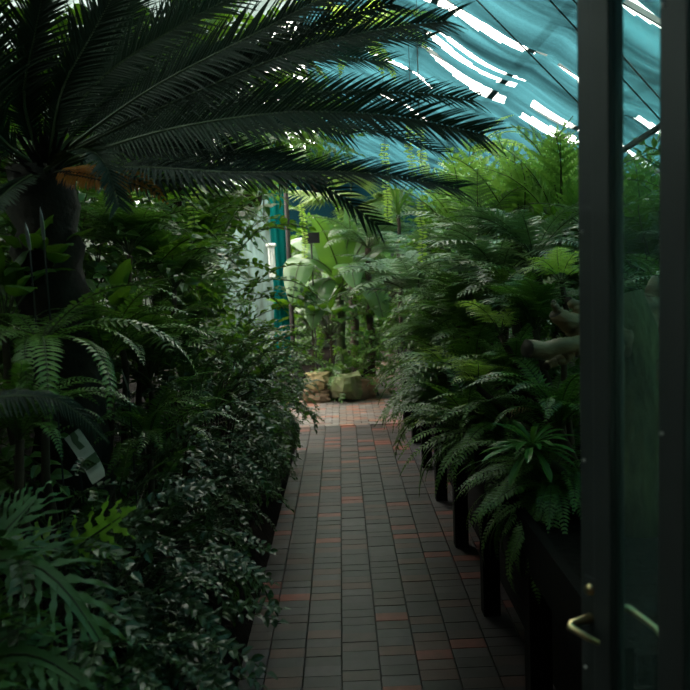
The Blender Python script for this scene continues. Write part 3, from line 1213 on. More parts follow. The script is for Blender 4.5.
def build_cycad():
    crown = at(45, 168, 2.55)
    gz = ground(crown.x, crown.y)
    root = thing('cycad', 'large cycad with dark feathery fronds arching over the path', 'cycad', (crown.x, crown.y, gz))
    r = random.Random(5)
    mb = MB()
    h = crown.z - gz
    pts, rad = [], []
    for i in range(25):
        t = i / 24
        pts.append((0.02 * math.sin(t * 4), 0.015 * math.cos(t * 5), -.04 + (h + .04) * t))
        rad.append(.125 + .012 * math.sin(i * 2.6) - .02 * t)
    mb.tube(pts, rad, 14, jit=.14, rs=r)
    put('trunk', mb.mesh('trunk', M_['cycad_trunk'], True), root)
    # woolly crown scales
    mb = MB()
    for i in range(90):
        a = i * 2.4
        e = .1 + 1.3 * (i / 90)
        d = V((math.cos(a) * math.cos(e), math.sin(a) * math.cos(e), math.sin(e)))
        mb.leaf(V((0, 0, h - .05)) + d * .06, d, V((0, 0, 1)), .16, .012, .2, 3, .3, 'needle')
    put('crown_scales', mb.mesh('crown_scales', M_['cycad_trunk']), root)
    FR = [
        ([(40, 160, 2.5), (24, 100, 2.42), (34, 40, 2.36), (50, -40, 2.3)], (.2, -1, .2), .17, 60),
        ([(50, 158, 2.5), (62, 92, 2.42), (92, 35, 2.4), (128, -30, 2.4)], (.1, -1, .3), .17, 60),
        ([(60, 155, 2.5), (150, 90, 2.4), (260, 32, 2.3), (330, -5, 2.25), (400, -30, 2.2)], (-.2, -1, .6), .2, 75),
        ([(60, 158, 2.5), (180, 100, 2.35), (300, 50, 2.2), (380, 30, 2.15), (443, 22, 2.1)], (-.1, -1, .7), .19, 75),
        ([(60, 164, 2.5), (160, 132, 2.3), (270, 114, 2.15), (345, 113, 2.1), (410, 119, 2.08), (480, 134, 2.06)], (.1, -1, .55), .2, 80),
        ([(60, 172, 2.45), (140, 168, 2.2), (230, 173, 2.08), (330, 172, 2.04), (400, 178, 2.02), (455, 189, 2.0)], (.1, -.75, 1), .17, 80),
        ([(60, 178, 2.5), (160, 180, 2.35), (250, 172, 2.3), (320, 185, 2.28), (375, 224, 2.26)], (.2, -1, .6), .14, 48),
        ([(60, 160, 2.6), (200, 132, 2.7), (330, 124, 2.7), (400, 138, 2.7), (438, 152, 2.7)], (.1, -.7, 1), .17, 66),
        ([(35, 165, 2.5), (-5, 130, 2.4), (-14, 60, 2.35), (-18, -20, 2.3)], (.3, -1, .2), .18, 56),
        ([(48, 168, 2.4), (82, 150, 2.2), (105, 165, 2.05), (118, 205, 1.98)], (.2, -.6, 1), .11, 44),
        ([(55, 155, 2.6), (140, 60, 2.75), (210, -20, 2.9)], (0, -1, .5), .2, 60),
        ([(55, 155, 2.6), (180, 75, 2.75), (300, 55, 2.9), (385, 62, 2.95)], (0, -1, .8), .2, 70),
        ([(52, 155, 2.6), (110, 40, 2.7), (160, -50, 2.8)], (0, -1, .4), .2, 60),
        ([(60, 160, 2.5), (170, 118, 2.5), (290, 95, 2.5), (400, 92, 2.5), (470, 100, 2.5)], (0, -1, .8), .17, 70),
        ([(60, 150, 2.7), (190, 75, 2.85), (300, 62, 3.0), (370, 40, 3.1), (425, 40, 3.1)], (0, -1, .8), .2, 72),
        ([(60, 160, 2.8), (200, 125, 3.0), (290, 118, 3.1), (345, 135, 3.1)], (0, -1, .7), .2, 60),
        ([(40, 172, 2.5), (10, 190, 2.3), (-30, 230, 2.1)], (-.2, -.8, 1), .15, 44),
        ([(50, 172, 2.55), (120, 150, 2.5), (200, 150, 2.45), (290, 160, 2.4)], (0, -.9, .8), .16, 56),
        ([(55, 158, 2.55), (150, 110, 2.45), (240, 70, 2.35), (320, 25, 2.3), (390, 5, 2.25)], (0, -1, .6), .2, 70),
        ([(50, 150, 2.55), (100, 80, 2.55), (190, 20, 2.5), (270, -20, 2.5)], (0, -1, .5), .2, 66),
    ]
    inv = root.location
    for k, (pts, nrm, pl, n) in enumerate(FR):
        rs = random.Random(200 + k)
        P = [at(*p) - inv for p in pts]
        P = [V((0, 0, h - .03)).lerp(P[0], .5)] + P
        n = int(n * 1.25)
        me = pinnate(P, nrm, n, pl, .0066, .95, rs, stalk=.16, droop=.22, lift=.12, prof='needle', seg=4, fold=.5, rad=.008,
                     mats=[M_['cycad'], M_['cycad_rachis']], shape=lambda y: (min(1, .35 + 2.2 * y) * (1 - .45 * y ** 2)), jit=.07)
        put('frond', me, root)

    for k, pts in enumerate(([(62, 172, 2.4), (105, 173, 2.3), (140, 180, 2.24), (167, 203, 2.2)], [(60, 174, 2.4), (90, 178, 2.25), (118, 186, 2.18), (132, 200, 2.16)], [(60, 172, 2.4), (110, 178, 2.26), (150, 190, 2.2)])):
        P = [V((0, 0, h - .05))] + [at(*p) - inv for p in pts]
        o = put('dead_frond', pinnate(P, (.1, -.8, .6), 34, .07, .006, 1.0, random.Random(k), stalk=.3, droop=1.2, seg=3, rad=.005, mats=[M_['orange'], M_['woody']]), root)
        o['label'] = 'orange brown dead frond'


def small_cycad():
    crown = at(-70, 440, 1.75)
    root, top = rooted('cycad', 'small cycad at the left edge with one grey arching frond', 'cycad', crown, None, .05, 'cycad_trunk', 'trunk')
    for k, pts in enumerate(([(-30, 405, 1.75), (20, 396, 1.75), (65, 404, 1.75), (108, 442, 1.75)], [(-90, 400, 1.8), (-110, 380, 1.8), (-150, 390, 1.8)], [(-60, 400, 1.9), (-40, 370, 2.1), (-20, 380, 2.3)])):
        P = [top] + [at(*p) - root.location for p in pts]
        me = pinnate(P, (.1, -.5, 1), 50, .075, .005, 1.1, random.Random(k), stalk=.16, droop=.9, lift=-.1, prof='needle', seg=4, fold=.5, rad=.007,
                     mats=[M_['cycad'], M_['cycad_rachis']])
        put('frond', me, root)


def build_logs():
    b = at(628, 505, 2.3)
    gz = ground(b.x, b.y)
    root = thing('driftwood_stump', 'gnarled mossy driftwood trunk with cut branch stubs behind the glazed door', 'driftwood', (b.x, b.y, gz))
    rs = random.Random(4)

    def L(px, py, Y):
        return at(px, py, Y) - root.location
    mb = MB()
    mb.tube([V((0, 0, -.02)), L(640, 480, 2.3), L(645, 430, 2.3), L(640, 380, 2.3), L(632, 330, 2.32), L(622, 295, 2.34)], [.12, .1, .085, .075, .07, .06], 14, jit=.2, rs=rs)
    put('trunk', mb.mesh('trunk', M_['mossbark'], True), root)
    B = [([(630, 345, 2.3), (590, 330, 2.25), (562, 318, 2.22), (556, 312, 2.22)], [.045, .04, .036, .022]),
         ([(630, 345, 2.3), (580, 345, 2.2), (550, 348, 2.17), (528, 352, 2.15)], [.035, .03, .022, .027]),
         ([(562, 318, 2.22), (556, 308, 2.22), (553, 301, 2.22)], [.018, .012, .008]),
         ([(590, 330, 2.25), (578, 308, 2.25), (568, 300, 2.25)], [.025, .018, .013]),
         ([(580, 345, 2.2), (560, 360, 2.2), (546, 365, 2.18)], [.022, .016, .012]),
         ([(632, 330, 2.32), (655, 300, 2.35), (662, 280, 2.36)], [.05, .04, .03]),
         ([(640, 380, 2.3), (668, 340, 2.35), (672, 300, 2.36)], [.05, .04, .03])]
    for pts, rad in B:
        mb = MB()
        K = 18
        P = resample([L(*p) for p in pts], K)
        k = len(rad)
        rr = []
        for i in range(K + 1):
            f = i / K * (k - 1)
            j = min(k - 2, int(f))
            knot = 1 + .28 * max(0, noise.noise(V((i * .55, rad[0] * 90, 1)))) + .1 * noise.noise(V((i * 1.3, rad[0] * 50, 7)))
            rr.append((rad[j] + (rad[j + 1] - rad[j]) * (f - j)) * knot)
            P[i] = P[i] + V((noise.noise(V((i * .5, 1, rad[0] * 70))), noise.noise(V((i * .5, 5, rad[0] * 70))), noise.noise(V((i * .5, 9, rad[0] * 70))))) * rad[0] * .45
        mb.tube(P, rr, 12, cap=False, jit=.08, rs=rs)
        n = len(mb.v)
        mb.cur = 1
        mb.face(*range(n - 12, n))
        put('branch_stub', mb.mesh('branch_stub', [M_['wood'], M_['cut']], True), root)


def build_labels():
    # broad white plant label leaning in the left bank
    a, b = at(76, 437, 2.3), at(103, 483, 2.2)
    root = thing('plant_label', 'broad weathered white plant label leaning among the left bank ferns', 'plant label', (a + b) / 2)
    mid = (a + b) / 2
    ax = (b - a)
    Ln = ax.length
    ax.normalize()
    sd = ax.cross(V((.15, -1, .2))).normalized()
    up = sd.cross(ax)
    mb = MB()
    rows = []
    for k in range(9):
        t = k / 8 - .5
        w = .026 * (1 if k < 7 else (.95 if k == 7 else .8))
        c = ax * (t * Ln) + up * (.03 * (t * 2) ** 2)
        rows.append([mb.vert(c - sd * w), mb.vert(c + sd * w), mb.vert(c + sd * w - up * .003), mb.vert(c - sd * w - up * .003)])
    for p, q in zip(rows, rows[1:]):
        for k in range(4):
            mb.face(p[k], p[(k + 1) % 4], q[(k + 1) % 4], q[k])
    mb.face(*rows[-1])
    mb.face(*reversed(rows[0]))
    put('label_plate', mb.mesh('label_plate', M_['label']), root)
    mb = MB()
    rs = random.Random(8)
    for t0, t1, s0, s1 in ((-.5, -.22, -.35, .45), (-.05, .16, -1, 1)):
        top, bot = [], []
        for k in range(7):
            f = k / 6
            t = t0 + (t1 - t0) * f
            c = ax * (t * Ln) + up * (.03 * (t * 2) ** 2 + .0015)
            top.append(mb.vert(c + sd * (.026 * (s0 + rs.uniform(-.1, .2)))))
            bot.append(mb.vert(c + sd * (.026 * (s1 - rs.uniform(-.1, .2)))))
        for k in range(6):
            mb.face(top[k], top[k + 1], bot[k + 1], bot[k])
    put('moss_patch', mb.mesh('moss_patch', M_['moss']), root)
    gz = ground(mid.x, mid.y)
    mb = MB()
    mb.tube([ax * (-.1) - up * .004, V((-.02, .05, gz - mid.z - .03))], .004, 5)
    put('stake', mb.mesh('stake', M_['wire']), root)

    def tagstake(label, p0, p1, Y, w=.006):
        a, b = at(p0[0], p0[1], Y), at(p1[0], p1[1], Y)
        gz = ground(b.x, b.y)
        root = thing('plant_tag', label, 'plant tag', (b.x, b.y, gz))
        off = root.location
        mb = MB()
        P = [a - off, (a + b) / 2 - off, b - off]
        mb.leaf(P[2], (P[0] - P[2]), (0, -1, .2), (P[0] - P[2]).length, w, 0, 4, .1, 'strap')
        o = put('tag_plate', mb.mesh('tag_plate', M_['steel']), root)
        so = o.modifiers.new('solid', 'SOLIDIFY')
        so.thickness = .0015
        mb = MB()
        mb.tube([P[2], V((0, 0, -.03))], .003, 5)
        put('stake', mb.mesh('stake', M_['wire']), root)
    tagstake('taller slim silver plant tag standing below the cycad crown', (40, 207), (44, 240), 2.3)
    tagstake('shorter slim silver plant tag left of its taller twin', (25, 222), (30, 250), 2.3)
    tagstake('slim white plant tag beside the dry frond on the right bank', (564, 398), (563, 422), 2.7, .007)
    tagstake('thin slanting pale tag in the middle of the left bank', (121, 368), (129, 391), 2.6, .003)


def hanging(label, px, ptop, pbot, Y, seed):
    r = random.Random(seed)
    top = at(px, ptop, Y)
    bot = at(px, pbot, Y)
    zt = roof_z(top.x) - .16
    root = thing('hanging_fern', label, 'hanging fern', (top.x, top.y, zt))
    L = top.z - bot.z
    mb = MB()
    mb.tube([(0, 0, 0), (0, 0, top.z - zt)], .002, 4)
    put('cord', mb.mesh('cord', M_['wire']), root)
    put('strand', string_mesh(r, L), root, (0, 0, top.z - zt))


def hang_plant(label, px, py, Y, n, kind, sc_, tilt, name, cat, seed, part='leaf'):
    r = random.Random(seed)
    c_ = at(px, py, Y)
    zt = roof_z(c_.x) - .05
    root = thing(name, label, cat, (c_.x, c_.y, zt))
    top = V((0, 0, c_.z - zt))
    for dx in (-.08, .08):
        mb = MB()
        mb.tube([(0, 0, 0), top + V((dx, 0, .12)), top + V((dx, 0, 0))], .003, 4)
        put('cord', mb.mesh('cord', M_['wire']), root)
    mb = MB()
    mb.tube([top + V((0, 0, -.13)), top + V((0, 0, -.1)), top + V((0, 0, 0)), top + V((0, 0, .01))], [.05, .08, .12, .11], 14)
    put('basket', mb.mesh('basket', M_['woody'], True), root)
    for i in range(n):
        put(part, ME[kind][r.randrange(5)], root, top, (R(r.uniform(*tilt)), R(r.uniform(-15, 15)), R(360 * (i + r.random()) / n)), sc_ * r.uniform(.7, 1.15))


build_setting()
build_cloth()
build_bench()
build_door()
build_far_fixtures()
build_rocks()
build_cycad()
small_cycad()
build_logs()
build_labels()

# hanging strands
for a in [('pale strand of small leaflets hanging left of the dark cycad frond tips', 385, 145, 222, 6.0, 1),
          ('longest bright strand of small leaflets hanging before the teal cloth', 419, 122, 182, 5.5, 2),
          ('pale thin strand beside the longest bright hanging strand', 411, 124, 176, 5.6, 3),
          ('curled pale strand hanging lower over the grey ferns', 422, 200, 262, 5.2, 4),
          ('thin green strand hanging in front of the dark sign board', 301, 205, 258, 8.0, 5),
          ('pale strand hanging below the lowest cycad frond at left', 193, 188, 226, 3.6, 6),
          ('short yellow green strand hanging beside the orange dead fronds', 137, 182, 205, 3.2, 7),
          ('yellow green strand hanging left of the orange dead fronds', 122, 192, 224, 3.2, 8)]:
    hanging(*a)

hang_plant('hanging basket of drooping narrow leaves above the thermometer', 252, 196, 7.6, 80, 'strap', .9, (-50, 0), 'hanging_basket', 'hanging plant', 1)
hang_plant('hanging basket of drooping narrow leaves above the dark sign board', 318, 180, 8.2, 60, 'strap', .95, (-45, 10), 'hanging_basket', 'hanging plant', 2)
hang_plant('hanging basket with pale green fern fronds near the top of the cloth', 352, 34, 5.2, 22, 'pale', 1.15, (-40, 5), 'hanging_basket', 'hanging plant', 4, 'frond')
hang_plant('hanging fern basket left of the limewashed partition', 205, 200, 6.6, 45, 'sword', 1.0, (-50, 5), 'hanging_basket', 'hanging plant', 3, 'frond')

# ---- right bank on the staging
fern('bright', 'tallest bright green fern right under the roof cloth', 520, 262, 4.4, 18, 1.0, stem=.02)
fern('bright', 'bright green fern left of the tallest one', 462, 262, 5.0, 17, 1.0, stem=.02)
fern('bright', 'bright green fern against the door stile', 560, 248, 3.9, 16, .85, stem=.02)
fern('bright', 'bright green fern behind the roof brace in the door pane', 640, 250, 4.6, 16, .9, stem=.02)
fern('grey', 'grey green fern arching over the path below the hanging strands', 418, 300, 5.4, 25, .85, stem=.03)
fern('grey', 'silvery fern in the middle of the right bank', 500, 285, 3.7, 22, .6, stem=.025)
fern('grey', 'grey green fern at the far left of the right bank', 420, 275, 6.9, 23, .9, 150, 390, stem=.03)
fern('grey', 'grey fern with fronds crossing the narrow door pane', 640, 275, 3.4, 23, .65, stem=.025)
fern('lace', 'lacy fern hanging over the bench edge below the grey ferns', 452, 345, 4.6, 28, .9)
fern('lace', 'lacy fern in front of the silvery fern', 478, 345, 3.6, 28, .8)
fern('lace', 'pale lacy fern beside the driftwood stubs', 535, 330, 2.75, 25, .5)
fern('lace', 'lacy fern above the green rosette', 515, 400, 3.0, 27, .62)
fern('lace', 'lacy fern at the far end of the staging', 428, 335, 6.6, 28, .95, 150, 390)
fern('sword', 'sword fern with narrow upright fronds at the centre of the right bank', 465, 390, 3.8, 30, .9)
fern('sword', 'sword fern spilling over the bench edge left of the rosette', 475, 445, 3.1, 30, .75)
fern('sword', 'sword fern drooping to the path by the far bench legs', 440, 395, 4.9, 28, .9)
fern('sword', 'sword fern tucked against the lower door stile', 560, 430, 2.6, 27, .7)
fern('sword', 'dark sword fern hanging below the rosette', 552, 480, 2.6, 25, .6, tilt=(-40, 0))
fern('lace', 'dark lacy fern seen low through the door pane', 648, 470, 2.9, 23, .7)
fern('sword', 'sword fern seen through the door pane above the mossy trunk', 655, 320, 2.9, 25, .7)
fern('sword', 'sword fern at the right edge beyond the glazing bar', 700, 340, 2.7, 25, .8)
fern('lace', 'lacy fern at the right edge under the roof brace', 700, 270, 3.4, 25, .9)
fern('dry', 'dry brown frond lying over the ferns below the driftwood', 545, 408, 2.7, 2, .42, 60, 110, tilt=(-20, -5), name='dead_frond', cat='dead frond')
fern('lace', 'dense lacy fern hidden deep between the bright ferns', 490, 310, 4.6, 27, 1.0, stem=.02)
fern('lace', 'dense lacy fern deep behind the driftwood stubs', 555, 320, 3.6, 27, .9, stem=.02)
bush('fine', 'leafy shrub filling the gap under the bright ferns', 0, 0, 0, 90, (.5, .7, .45), 1.2, face=(-1, -.8), pos=V((1.5, 4.6, 1.35)))
bush('fine', 'leafy shrub filling the gap behind the driftwood', 0, 0, 0, 90, (.4, .5, .4), 1.1, face=(-1, -.8), pos=V((1.35, 3.4, 1.25)))
bush('fine', 'leafy shrub at the back of the far end of the staging', 0, 0, 0, 90, (.5, .7, .6), 1.3, face=(-1, -.8), pos=V((1.3, 6.4, 1.4)))
bush('fine', 'leafy shrub against the right side glass', 0, 0, 0, 90, (.4, .6, .5), 1.2, face=(-1, -.6), pos=V((2.1, 5.6, 1.6)))
bush('fine', 'leafy shrub against the side glass behind the mossy trunk', 0, 0, 0, 90, (.4, .6, .5), 1.1, face=(-1, -.6), pos=V((1.9, 3.6, 1.5)))
fern('sword', 'sword fern high behind the grey green fern', 445, 300, 5.9, 27, 1.1, stem=.02)

for lab, x, y, z, k, sc_ in (
        ('sword fern drooping over the bench edge nearest the camera', .7, 2.55, .8, 'sword', .6),
        ('sword fern drooping over the bench edge below the rosette', .66, 3.0, .88, 'sword', .8),
        ('lacy fern drooping over the bench edge left of the rosette', .64, 3.55, .92, 'lace', .9),
        ('sword fern drooping over the bench edge at the middle of the staging', .68, 4.2, .93, 'sword', .95),
        ('lacy fern drooping over the bench edge past the middle', .7, 4.9, .93, 'lace', .95),
        ('sword fern drooping over the bench edge before the far end', .78, 5.6, .94, 'sword', .85),
        ('lacy fern drooping over the bench edge above the far legs', .84, 6.3, 1.0, 'lace', .65)):
    p_ = V((x, y, z)) - EYE
    q_ = RM.transposed() @ p_
    fern(k, lab, 345 + FPX * q_.x / -q_.z, 345 - FPX * q_.y / -q_.z, y, 34, sc_, 20, 200, tilt=(-55, 10), seed=int(y * 100))
fern('grey', 'silvery fern above the driftwood stubs', 535, 262, 3.2, 20, .5, stem=.02)
fern('grey', 'silvery fern at the foot of the tallest bright fern', 480, 250, 4.3, 20, .62, stem=.02)
fern('lace', 'pale lacy fern at the centre of the right bank', 455, 320, 4.0, 26, .8, stem=.02)
fern('lace', 'pale lacy fern just above the silvery middle fern', 515, 315, 3.3, 26, .7, stem=.02)
fern('new', 'small yellow green fern above the green rosette', 478, 388, 2.9, 9, .55)
fern('new', 'small yellow green fern over the path beside the bench middle', 450, 385, 3.5, 10, .7)
fern('new', 'small yellow green fern left of the driftwood stubs', 500, 335, 2.9, 9, .55)
fern('new', 'small yellow green fern above the driftwood stubs by the door stile', 562, 285, 2.7, 12, .5, stem=.01)
fern('new', 'small yellow green fern low over the path by the far bench legs', 440, 430, 3.9, 8, .6, 20, 160)
fern('sword', 'dark sword fern trailing down the bench front below the rosette', 549, 500, 2.45, 12, .6, 30, 170, tilt=(-85, -55))
fern('pale', 'pale fern with long arching fronds against the teal cloth', 472, 155, 5.6, 9, .9, 200, 330, tilt=(-20, 10), stem=.012)

# rosette
c = at(532, 450, 2.4)
rt, tp = rooted('rosette_plant', 'bright green leafy rosette on the right bank', 'rosette plant', c, None, .014, 'stem')
rr = random.Random(77)
for i in range(34):
    e = i / 34
    put('leaf', ME['rosette'][i % 3], rt, tp + V((0, 0, .02 * e)), (R(-28 + 62 * e), 0, i * 2.4), 1.0 - .35 * e)

# ---- left bank
hl = ['nearest glossy holly fern at the bottom edge beside the path', 'glossy holly fern second along the path from the front', 'glossy holly fern third along the path from the front',
      'glossy holly fern fourth along the path from the front', 'glossy holly fern fifth along the path where it narrows', 'farthest glossy holly fern at the corner of the path']
hp = [(-.98, 2.2, .42), (-.95, 2.95, .45), (-.9, 3.75, .5), (-.86, 4.6, .55), (-.8, 5.5, .6), (-.72, 6.5, .6)]
for lab, (x, y, z) in zip(hl, hp):
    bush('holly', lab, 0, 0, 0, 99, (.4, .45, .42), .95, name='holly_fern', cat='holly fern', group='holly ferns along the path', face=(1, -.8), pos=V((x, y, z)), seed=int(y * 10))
hl = ['lowest small leaved shrub left of the nearest holly fern', 'small leaved shrub behind the white plant label', 'small leaved shrub rising above the second holly fern',
      'small leaved shrub rising above the path corner', 'pale leaved shrub in front of the limewashed partition', 'small leaved shrub under the nearest lobed fern']
hp = [(110, 560, 2.4, 'holly'), (170, 440, 3.2, 'holly'), (215, 410, 3.9, 'holly'), (228, 372, 5.2, 'fine'), (230, 366, 6.6, 'fine'), (60, 640, 1.95, 'holly')]
for lab, (px, py, Y, k) in zip(hl, hp):
    bush(k, lab, px, py, Y, 70, (.4, .42, .4), 1.0, face=(.6, -1))

fern('lace', 'lacy fern with pale tips in the middle of the left bank', 175, 290, 3.6, 28, .8)
fern('lace', 'lacy fern reaching towards the path below the limewashed wall', 192, 335, 4.4, 28, .9)
fern('lace', 'lacy fern under the orange dead fronds', 130, 255, 3.2, 25, .7)
fern('lace', 'dark lacy fern at the heart of the left bank', 150, 380, 3.0, 27, .8)
fern('sword', 'sword fern with long grey arching fronds at the left edge', 40, 345, 2.2, 18, .8, tilt=(-40, -8))
fern('sword', 'sword fern arching above the white plant label', 105, 370, 2.6, 27, .8)
fern('sword', 'dark sword fern just right of the white plant label', 150, 450, 2.7, 27, .7)
fern('sword', 'dark sword fern at the left edge beside the white label', 20, 440, 2.0, 25, .6)
fern('broad', 'broad leaved plant with a large dark leaf in the left bank', 120, 335, 2.8, 16, .5, name='broadleaf_plant', cat='leafy plant', part='leaf')
fern('broad', 'broad leaved plant just below the silver plant tags', 45, 290, 2.5, 16, .5, name='broadleaf_plant', cat='leafy plant', part='leaf')
fern('broad', 'broad leaved plant behind the pale hanging strand at left', 190, 260, 4.4, 22, .6, name='broadleaf_plant', cat='leafy plant', part='leaf')
fern('broad', 'broad leaved plant left of the limewashed partition', 196, 285, 5.6, 22, .6, name='broadleaf_plant', cat='leafy plant', part='leaf')
fern('paddle', 'tall plant with upright paddle leaves below the cycad fronds', 200, 268, 6.4, 8, .85, name='paddle_plant', cat='leafy plant', part='leaf')
fern('broad', 'broad leaved plant at the left edge under the cycad', 5, 330, 2.4, 16, .5, name='broadleaf_plant', cat='leafy plant', part='leaf')
def lobed_plant(label, cr, fr, m, llen, lw, n):
    crown = at(*cr)
    rt_, tp_ = rooted('lobed_fern', label, 'lobed fern', crown, None, .014)
    for k, (pts, nrm) in enumerate(fr):
        P = [tp_] + [at(*p) - rt_.location for p in pts]
        put('frond', lobed_frond(P, nrm, random.Random(len(label) + k), n, llen, lw, [M_[m], M_['cycad_rachis']], wav=.55), rt_)


lobed_plant('large lobed fern with wavy blue green fronds at bottom left', (-45, 572, 1.75),
            [([(0, 560, 1.72), (40, 568, 1.66), (72, 598, 1.6), (100, 640, 1.56)], (.2, -.8, .7)),
             ([(-10, 545, 1.78), (14, 522, 1.82), (34, 500, 1.88)], (-.3, -.8, .5)),
             ([(-20, 550, 1.85), (10, 550, 1.9), (48, 548, 1.95), (80, 556, 2.0)], (0, -.5, 1)),
             ([(-50, 600, 1.6), (-40, 640, 1.5), (-30, 680, 1.45)], (-.3, -.8, .4)),
             ([(-70, 540, 1.8), (-100, 520, 1.85), (-120, 530, 1.9)], (0, -.5, 1))], 'lobed', .16, .0095, 9)
lobed_plant('bright young lobed fern below the white plant label', (58, 572, 1.98),
            [([(72, 552, 1.97), (90, 538, 1.95), (122, 516, 1.9)], (-.25, -1, .35)),
             ([(48, 560, 2.02), (36, 545, 2.06), (22, 536, 2.1)], (.1, -.8, .5))], 'lobed_new', .11, .014, 6)
lobed_plant('dark lobed fern at the lower left corner', (-30, 672, 1.62),
            [([(10, 655, 1.6), (45, 660, 1.57), (80, 682, 1.52)], (.1, -.6, 1)),
             ([(-10, 650, 1.7), (20, 630, 1.75), (48, 628, 1.8)], (.1, -.6, 1)),
             ([(-20, 690, 1.5), (0, 720, 1.45), (10, 760, 1.42)], (.1, -.8, .5))], 'lobed', .12, .011, 8)
bush('fine', 'dark bushy plant low at the left edge below the small cycad', 0, 0, 0, 80, (.35, .35, .35), 1.0, face=(.5, -1), pos=V((-1.15, 1.75, .65)))
bush('fine', 'dark bushy plant behind the small cycad', 0, 0, 0, 80, (.4, .4, .5), 1.1, face=(.5, -1), pos=V((-1.5, 2.6, .95)))
bush('fine', 'dark bushy plant deep in the middle of the left bank', 0, 0, 0, 90, (.4, .5, .5), 1.1, face=(.5, -1), pos=V((-1.3, 3.4, 1.0)))
bush('fine', 'dark bushy plant behind the silver plant tags', 70, 260, 3.6, 70, (.6, .4, .5), 1.2, face=(.4, -1))
bush('fine', 'dark bushy plant filling the left bank behind the ferns', 140, 300, 4.6, 80, (.8, .5, .6), 1.3, face=(.4, -1))
bush('fine', 'bushy plant under the lowest cycad frond', 152, 215, 5.8, 80, (.6, .6, .6), 1.3, face=(.4, -1))
bush('fine', 'leafy growth hanging above the limewashed partition', 178, 180, 7.2, 60, (.6, .5, .3), 1.3, face=(.2, -1))
bush('fine', 'leafy vine hanging high in front of the far end of the left roof', 0, 0, 0, 80, (.45, .4, .4), 1.8, name='vine', cat='vine', face=(0, -1), pos=V((-.62, 8.6, 3.2)), hang=True)
for lab, x, y, z, rd in (('tall dark tree behind the cycad crown', -1.7, 4.2, 2.5, (.7, .5, .5)), ('tall dark tree above the middle of the left bank', -1.1, 5.0, 2.9, (.7, .5, .6)),
                         ('tall dark tree at the back of the left bank', -2.2, 5.6, 2.4, (.6, .7, .9)), ('tall dark tree reaching the roof ridge behind the fronds', -1.15, 6.2, 3.1, (.7, .6, .5)),
                         ('dark tree at the far left behind the cycad trunk', -2.0, 3.4, 2.0, (.6, .5, .7))):
    bush('fine', lab, 0, 0, 0, 99, rd, 1.8, name='dark_tree', cat='tree', face=(.3, -1), pos=V((x, y, z)))
for lab, x, y, z, rd in (('dark shrub in front of the far wall left of the banana plant', -1.2, 13.4, 1.3, (.7, .4, 1.2)), ('dark shrub in front of the far wall behind the banana stem', 0.0, 13.6, 1.3, (.7, .4, 1.2)),
                         ('dark shrub in front of the far wall at the end of the path', 1.0, 13.7, 1.2, (.5, .35, 1.2)), ('dark shrub in the far right corner of the house', 2.0, 13.0, 1.3, (.5, .6, 1.3)),
                         ('leafy shrub right of the far path beyond the staging', 1.8, 10.2, 1.2, (.6, .7, 1.0)), ('leafy shrub just beyond the far end of the staging', 1.5, 8.6, 1.1, (.4, .4, .9))):
    bush('fine', lab, 0, 0, 0, 99, rd, 1.9, face=(-.3, -1), pos=V((x, y, z)))

# ---- far island
c = at(340, 300, 9.7)
rt, tp = rooted('banana_plant', 'banana plant with broad pale leaves behind the rockery', 'banana plant', c, None, .05, 'stem', 'pseudostem')


def blade(pts, nrm, W, stalk, seed, mats, name='leaf', torn=.0):
    """Broad leaf along an explicit 3-D midrib."""
    r = random.Random(seed)
    P = resample(pts, 22)
    F = frames(P, nrm)
    mb = MB()
    mb.cur = 1
    mb.tube(P[::2] + [P[-1]], [.016 * (1 - .8 * i / 12) for i in range(len(P[::2]) + 1)], 6)
    mb.cur = 0
    lat = (-1, -.7, -.35, 0, .35, .7, 1)
    prev = None
    for i, (p, t, s_, u) in enumerate(F):
        y = i / 22
        if y < stalk:
            continue
        z = (y - stalk) / (1 - stalk)
        w_ = max(.004, W * math.sin(PI * min(1, z ** .8)) ** .65)
        row = []
        for q in lat:
            h_ = .3 * abs(q) * w_ - .4 * w_ * q * q + .1 * w_ * math.sin(i * 1.2 + q * 2 + seed) * abs(q) - .003
            row.append(mb.vert(p + s_ * (q * w_) + u * h_))
        if prev:
            for j in range(6):
                mb.face(prev[j], prev[j + 1], row[j + 1], row[j])
        prev = row
    return mb.mesh(name, mats, True)


for k, (pts, nrm, W, st) in enumerate((
        ([(338, 282, 9.6), (320, 262, 9.4), (300, 262, 9.2), (292, 305, 9.0)], (0, -.6, 1), .2, .25),
        ([(340, 275, 9.6), (332, 250, 9.5), (322, 228, 9.4), (312, 215, 9.3)], (.2, -1, .3), .2, .2),
        ([(342, 272, 9.7), (347, 245, 9.7), (350, 225, 9.7), (346, 200, 9.7)], (.3, -1, .1), .12, .1),
        ([(345, 275, 9.6), (362, 258, 9.5), (382, 248, 9.4), (402, 252, 9.3)], (0, -.5, 1), .17, .2),
        ([(343, 280, 9.5), (346, 268, 9.3), (350, 265, 9.0), (356, 290, 8.8)], (0, -.5, 1), .19, .2),
        ([(339, 285, 9.6), (328, 280, 9.4), (318, 292, 9.2), (312, 330, 9.1)], (0, -.7, 1), .17, .25),
        ([(345, 285, 9.6), (362, 278, 9.5), (375, 290, 9.4), (384, 322, 9.3)], (0, -.7, 1), .17, .25),
        ([(340, 280, 9.8), (322, 252, 10.0), (300, 240, 10.2), (282, 246, 10.4)], (0, -.6, 1), .2, .2),
        ([(344, 278, 9.9), (365, 240, 10.1), (380, 225, 10.4), (396, 222, 10.6)], (0, -.6, 1), .2, .2))):
    P_ = [tp] + [at(*p) - rt.location for p in pts]
    put('leaf', blade(P_, nrm, W, st, k, MS('banana')), rt)
fern('broad', 'broad leaved plant at the foot of the banana plant', 330, 335, 9.4, 14, 1.2, name='broadleaf_plant', cat='leafy plant', part='leaf')
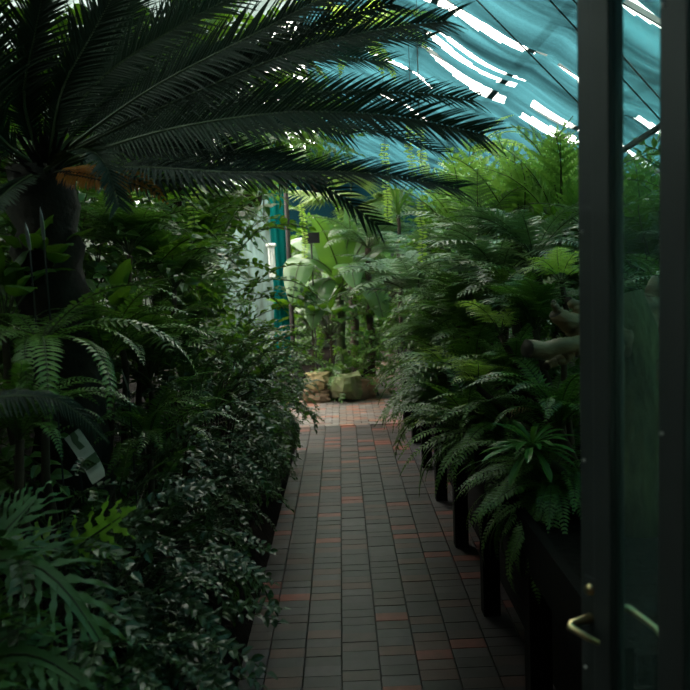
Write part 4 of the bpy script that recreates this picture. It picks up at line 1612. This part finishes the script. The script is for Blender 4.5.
fern('broad', 'dark broad leaved plant left of the banana stem', 312, 330, 9.6, 14, 1.3, name='broadleaf_plant', cat='leafy plant', part='leaf')
bush('fine', 'green shrub growing over the mossy boulder', 352, 372, 9.2, 50, (.25, .25, .2), 1.1)
bush('fine', 'shrub right of the banana stem overhanging the far path', 372, 335, 9.8, 70, (.4, .4, .5), 1.3)
bush('fine', 'dark shrub behind the banana plant', 330, 310, 11.2, 80, (.9, .5, .9), 1.5)
bush('fine', 'dark shrub closing the view right of the far path', 400, 300, 12.5, 80, (.7, .5, 1.0), 1.6)
fern('strap', 'strap leaved plant with pale leaves above the grey fern', 398, 215, 8.0, 26, .8, name='strap_plant', cat='leafy plant', part='leaf', stem=.02)
fern('grey', 'fern behind the banana with drooping fronds', 368, 248, 9.5, 23, 1.0, stem=.04)

# fan palm
c = at(350, 212, 10.6)
rt, tp = rooted('fan_palm', 'fan palm with browning leaf above the banana plant', 'fan palm', c, None, .05)
rr = random.Random(12)


def fan(r):
    mb = MB()
    mb.cur = 1
    mb.tube([(0, 0, 0), (0, .25, .12), (0, .5, .16)], [.012, .01, .01], 6)
    mb.cur = 0
    for i in range(26):
        a = -2.2 + 4.4 * i / 25
        mb.leaf((0, .5, .16), (math.sin(a), math.cos(a), .1), (0, 0, 1), .62 * (1 - .12 * abs(a)), .028, .7, 6, .5, 'lance')
    return mb.mesh('leaf', [M_['fan'], M_['stem']])


FANS = [fan(rr) for _ in range(2)]
for yw, tl in ((200, -20), (150, 0), (250, -10), (100, 10), (300, 5), (20, 15), (175, 30)):
    put('leaf', FANS[yw % 2], rt, tp, (R(tl), R(rr.uniform(-20, 20)), R(yw)), 1.0)

# ------------------------------------------------------------------ light
w = bpy.data.worlds.new('sky')
sc.world = w
w.use_nodes = True
nt = w.node_tree
bg = nt.nodes['Background']
tc = N(nt, 'ShaderNodeTexCoord')
sx = N(nt, 'ShaderNodeSeparateXYZ')
nt.links.new(tc.outputs['Generated'], sx.inputs[0])
rp = N(nt, 'ShaderNodeValToRGB')
rp.color_ramp.elements[0].position = 0.0
rp.color_ramp.elements[0].color = (.33, .33, .31, 1)
rp.color_ramp.elements[1].position = 1.0
rp.color_ramp.elements[1].color = (1.0, .92, .78, 1)
nt.links.new(sx.outputs['Z'], rp.inputs[0])
nt.links.new(rp.outputs[0], bg.inputs['Color'])
bg.inputs['Strength'].default_value = 23.0

vs = sc.view_settings
sc.display_settings.display_device = 'sRGB'
vs.view_transform = 'Standard'
vs.look = 'None'
vs.gamma = 1.0
vs.use_curve_mapping = False
vs.exposure = 0.0
sc.cycles.max_bounces = 8
sc.cycles.transparent_max_bounces = 16
sc.cycles.transmission_bounces = 6
sc.cycles.diffuse_bounces = 4
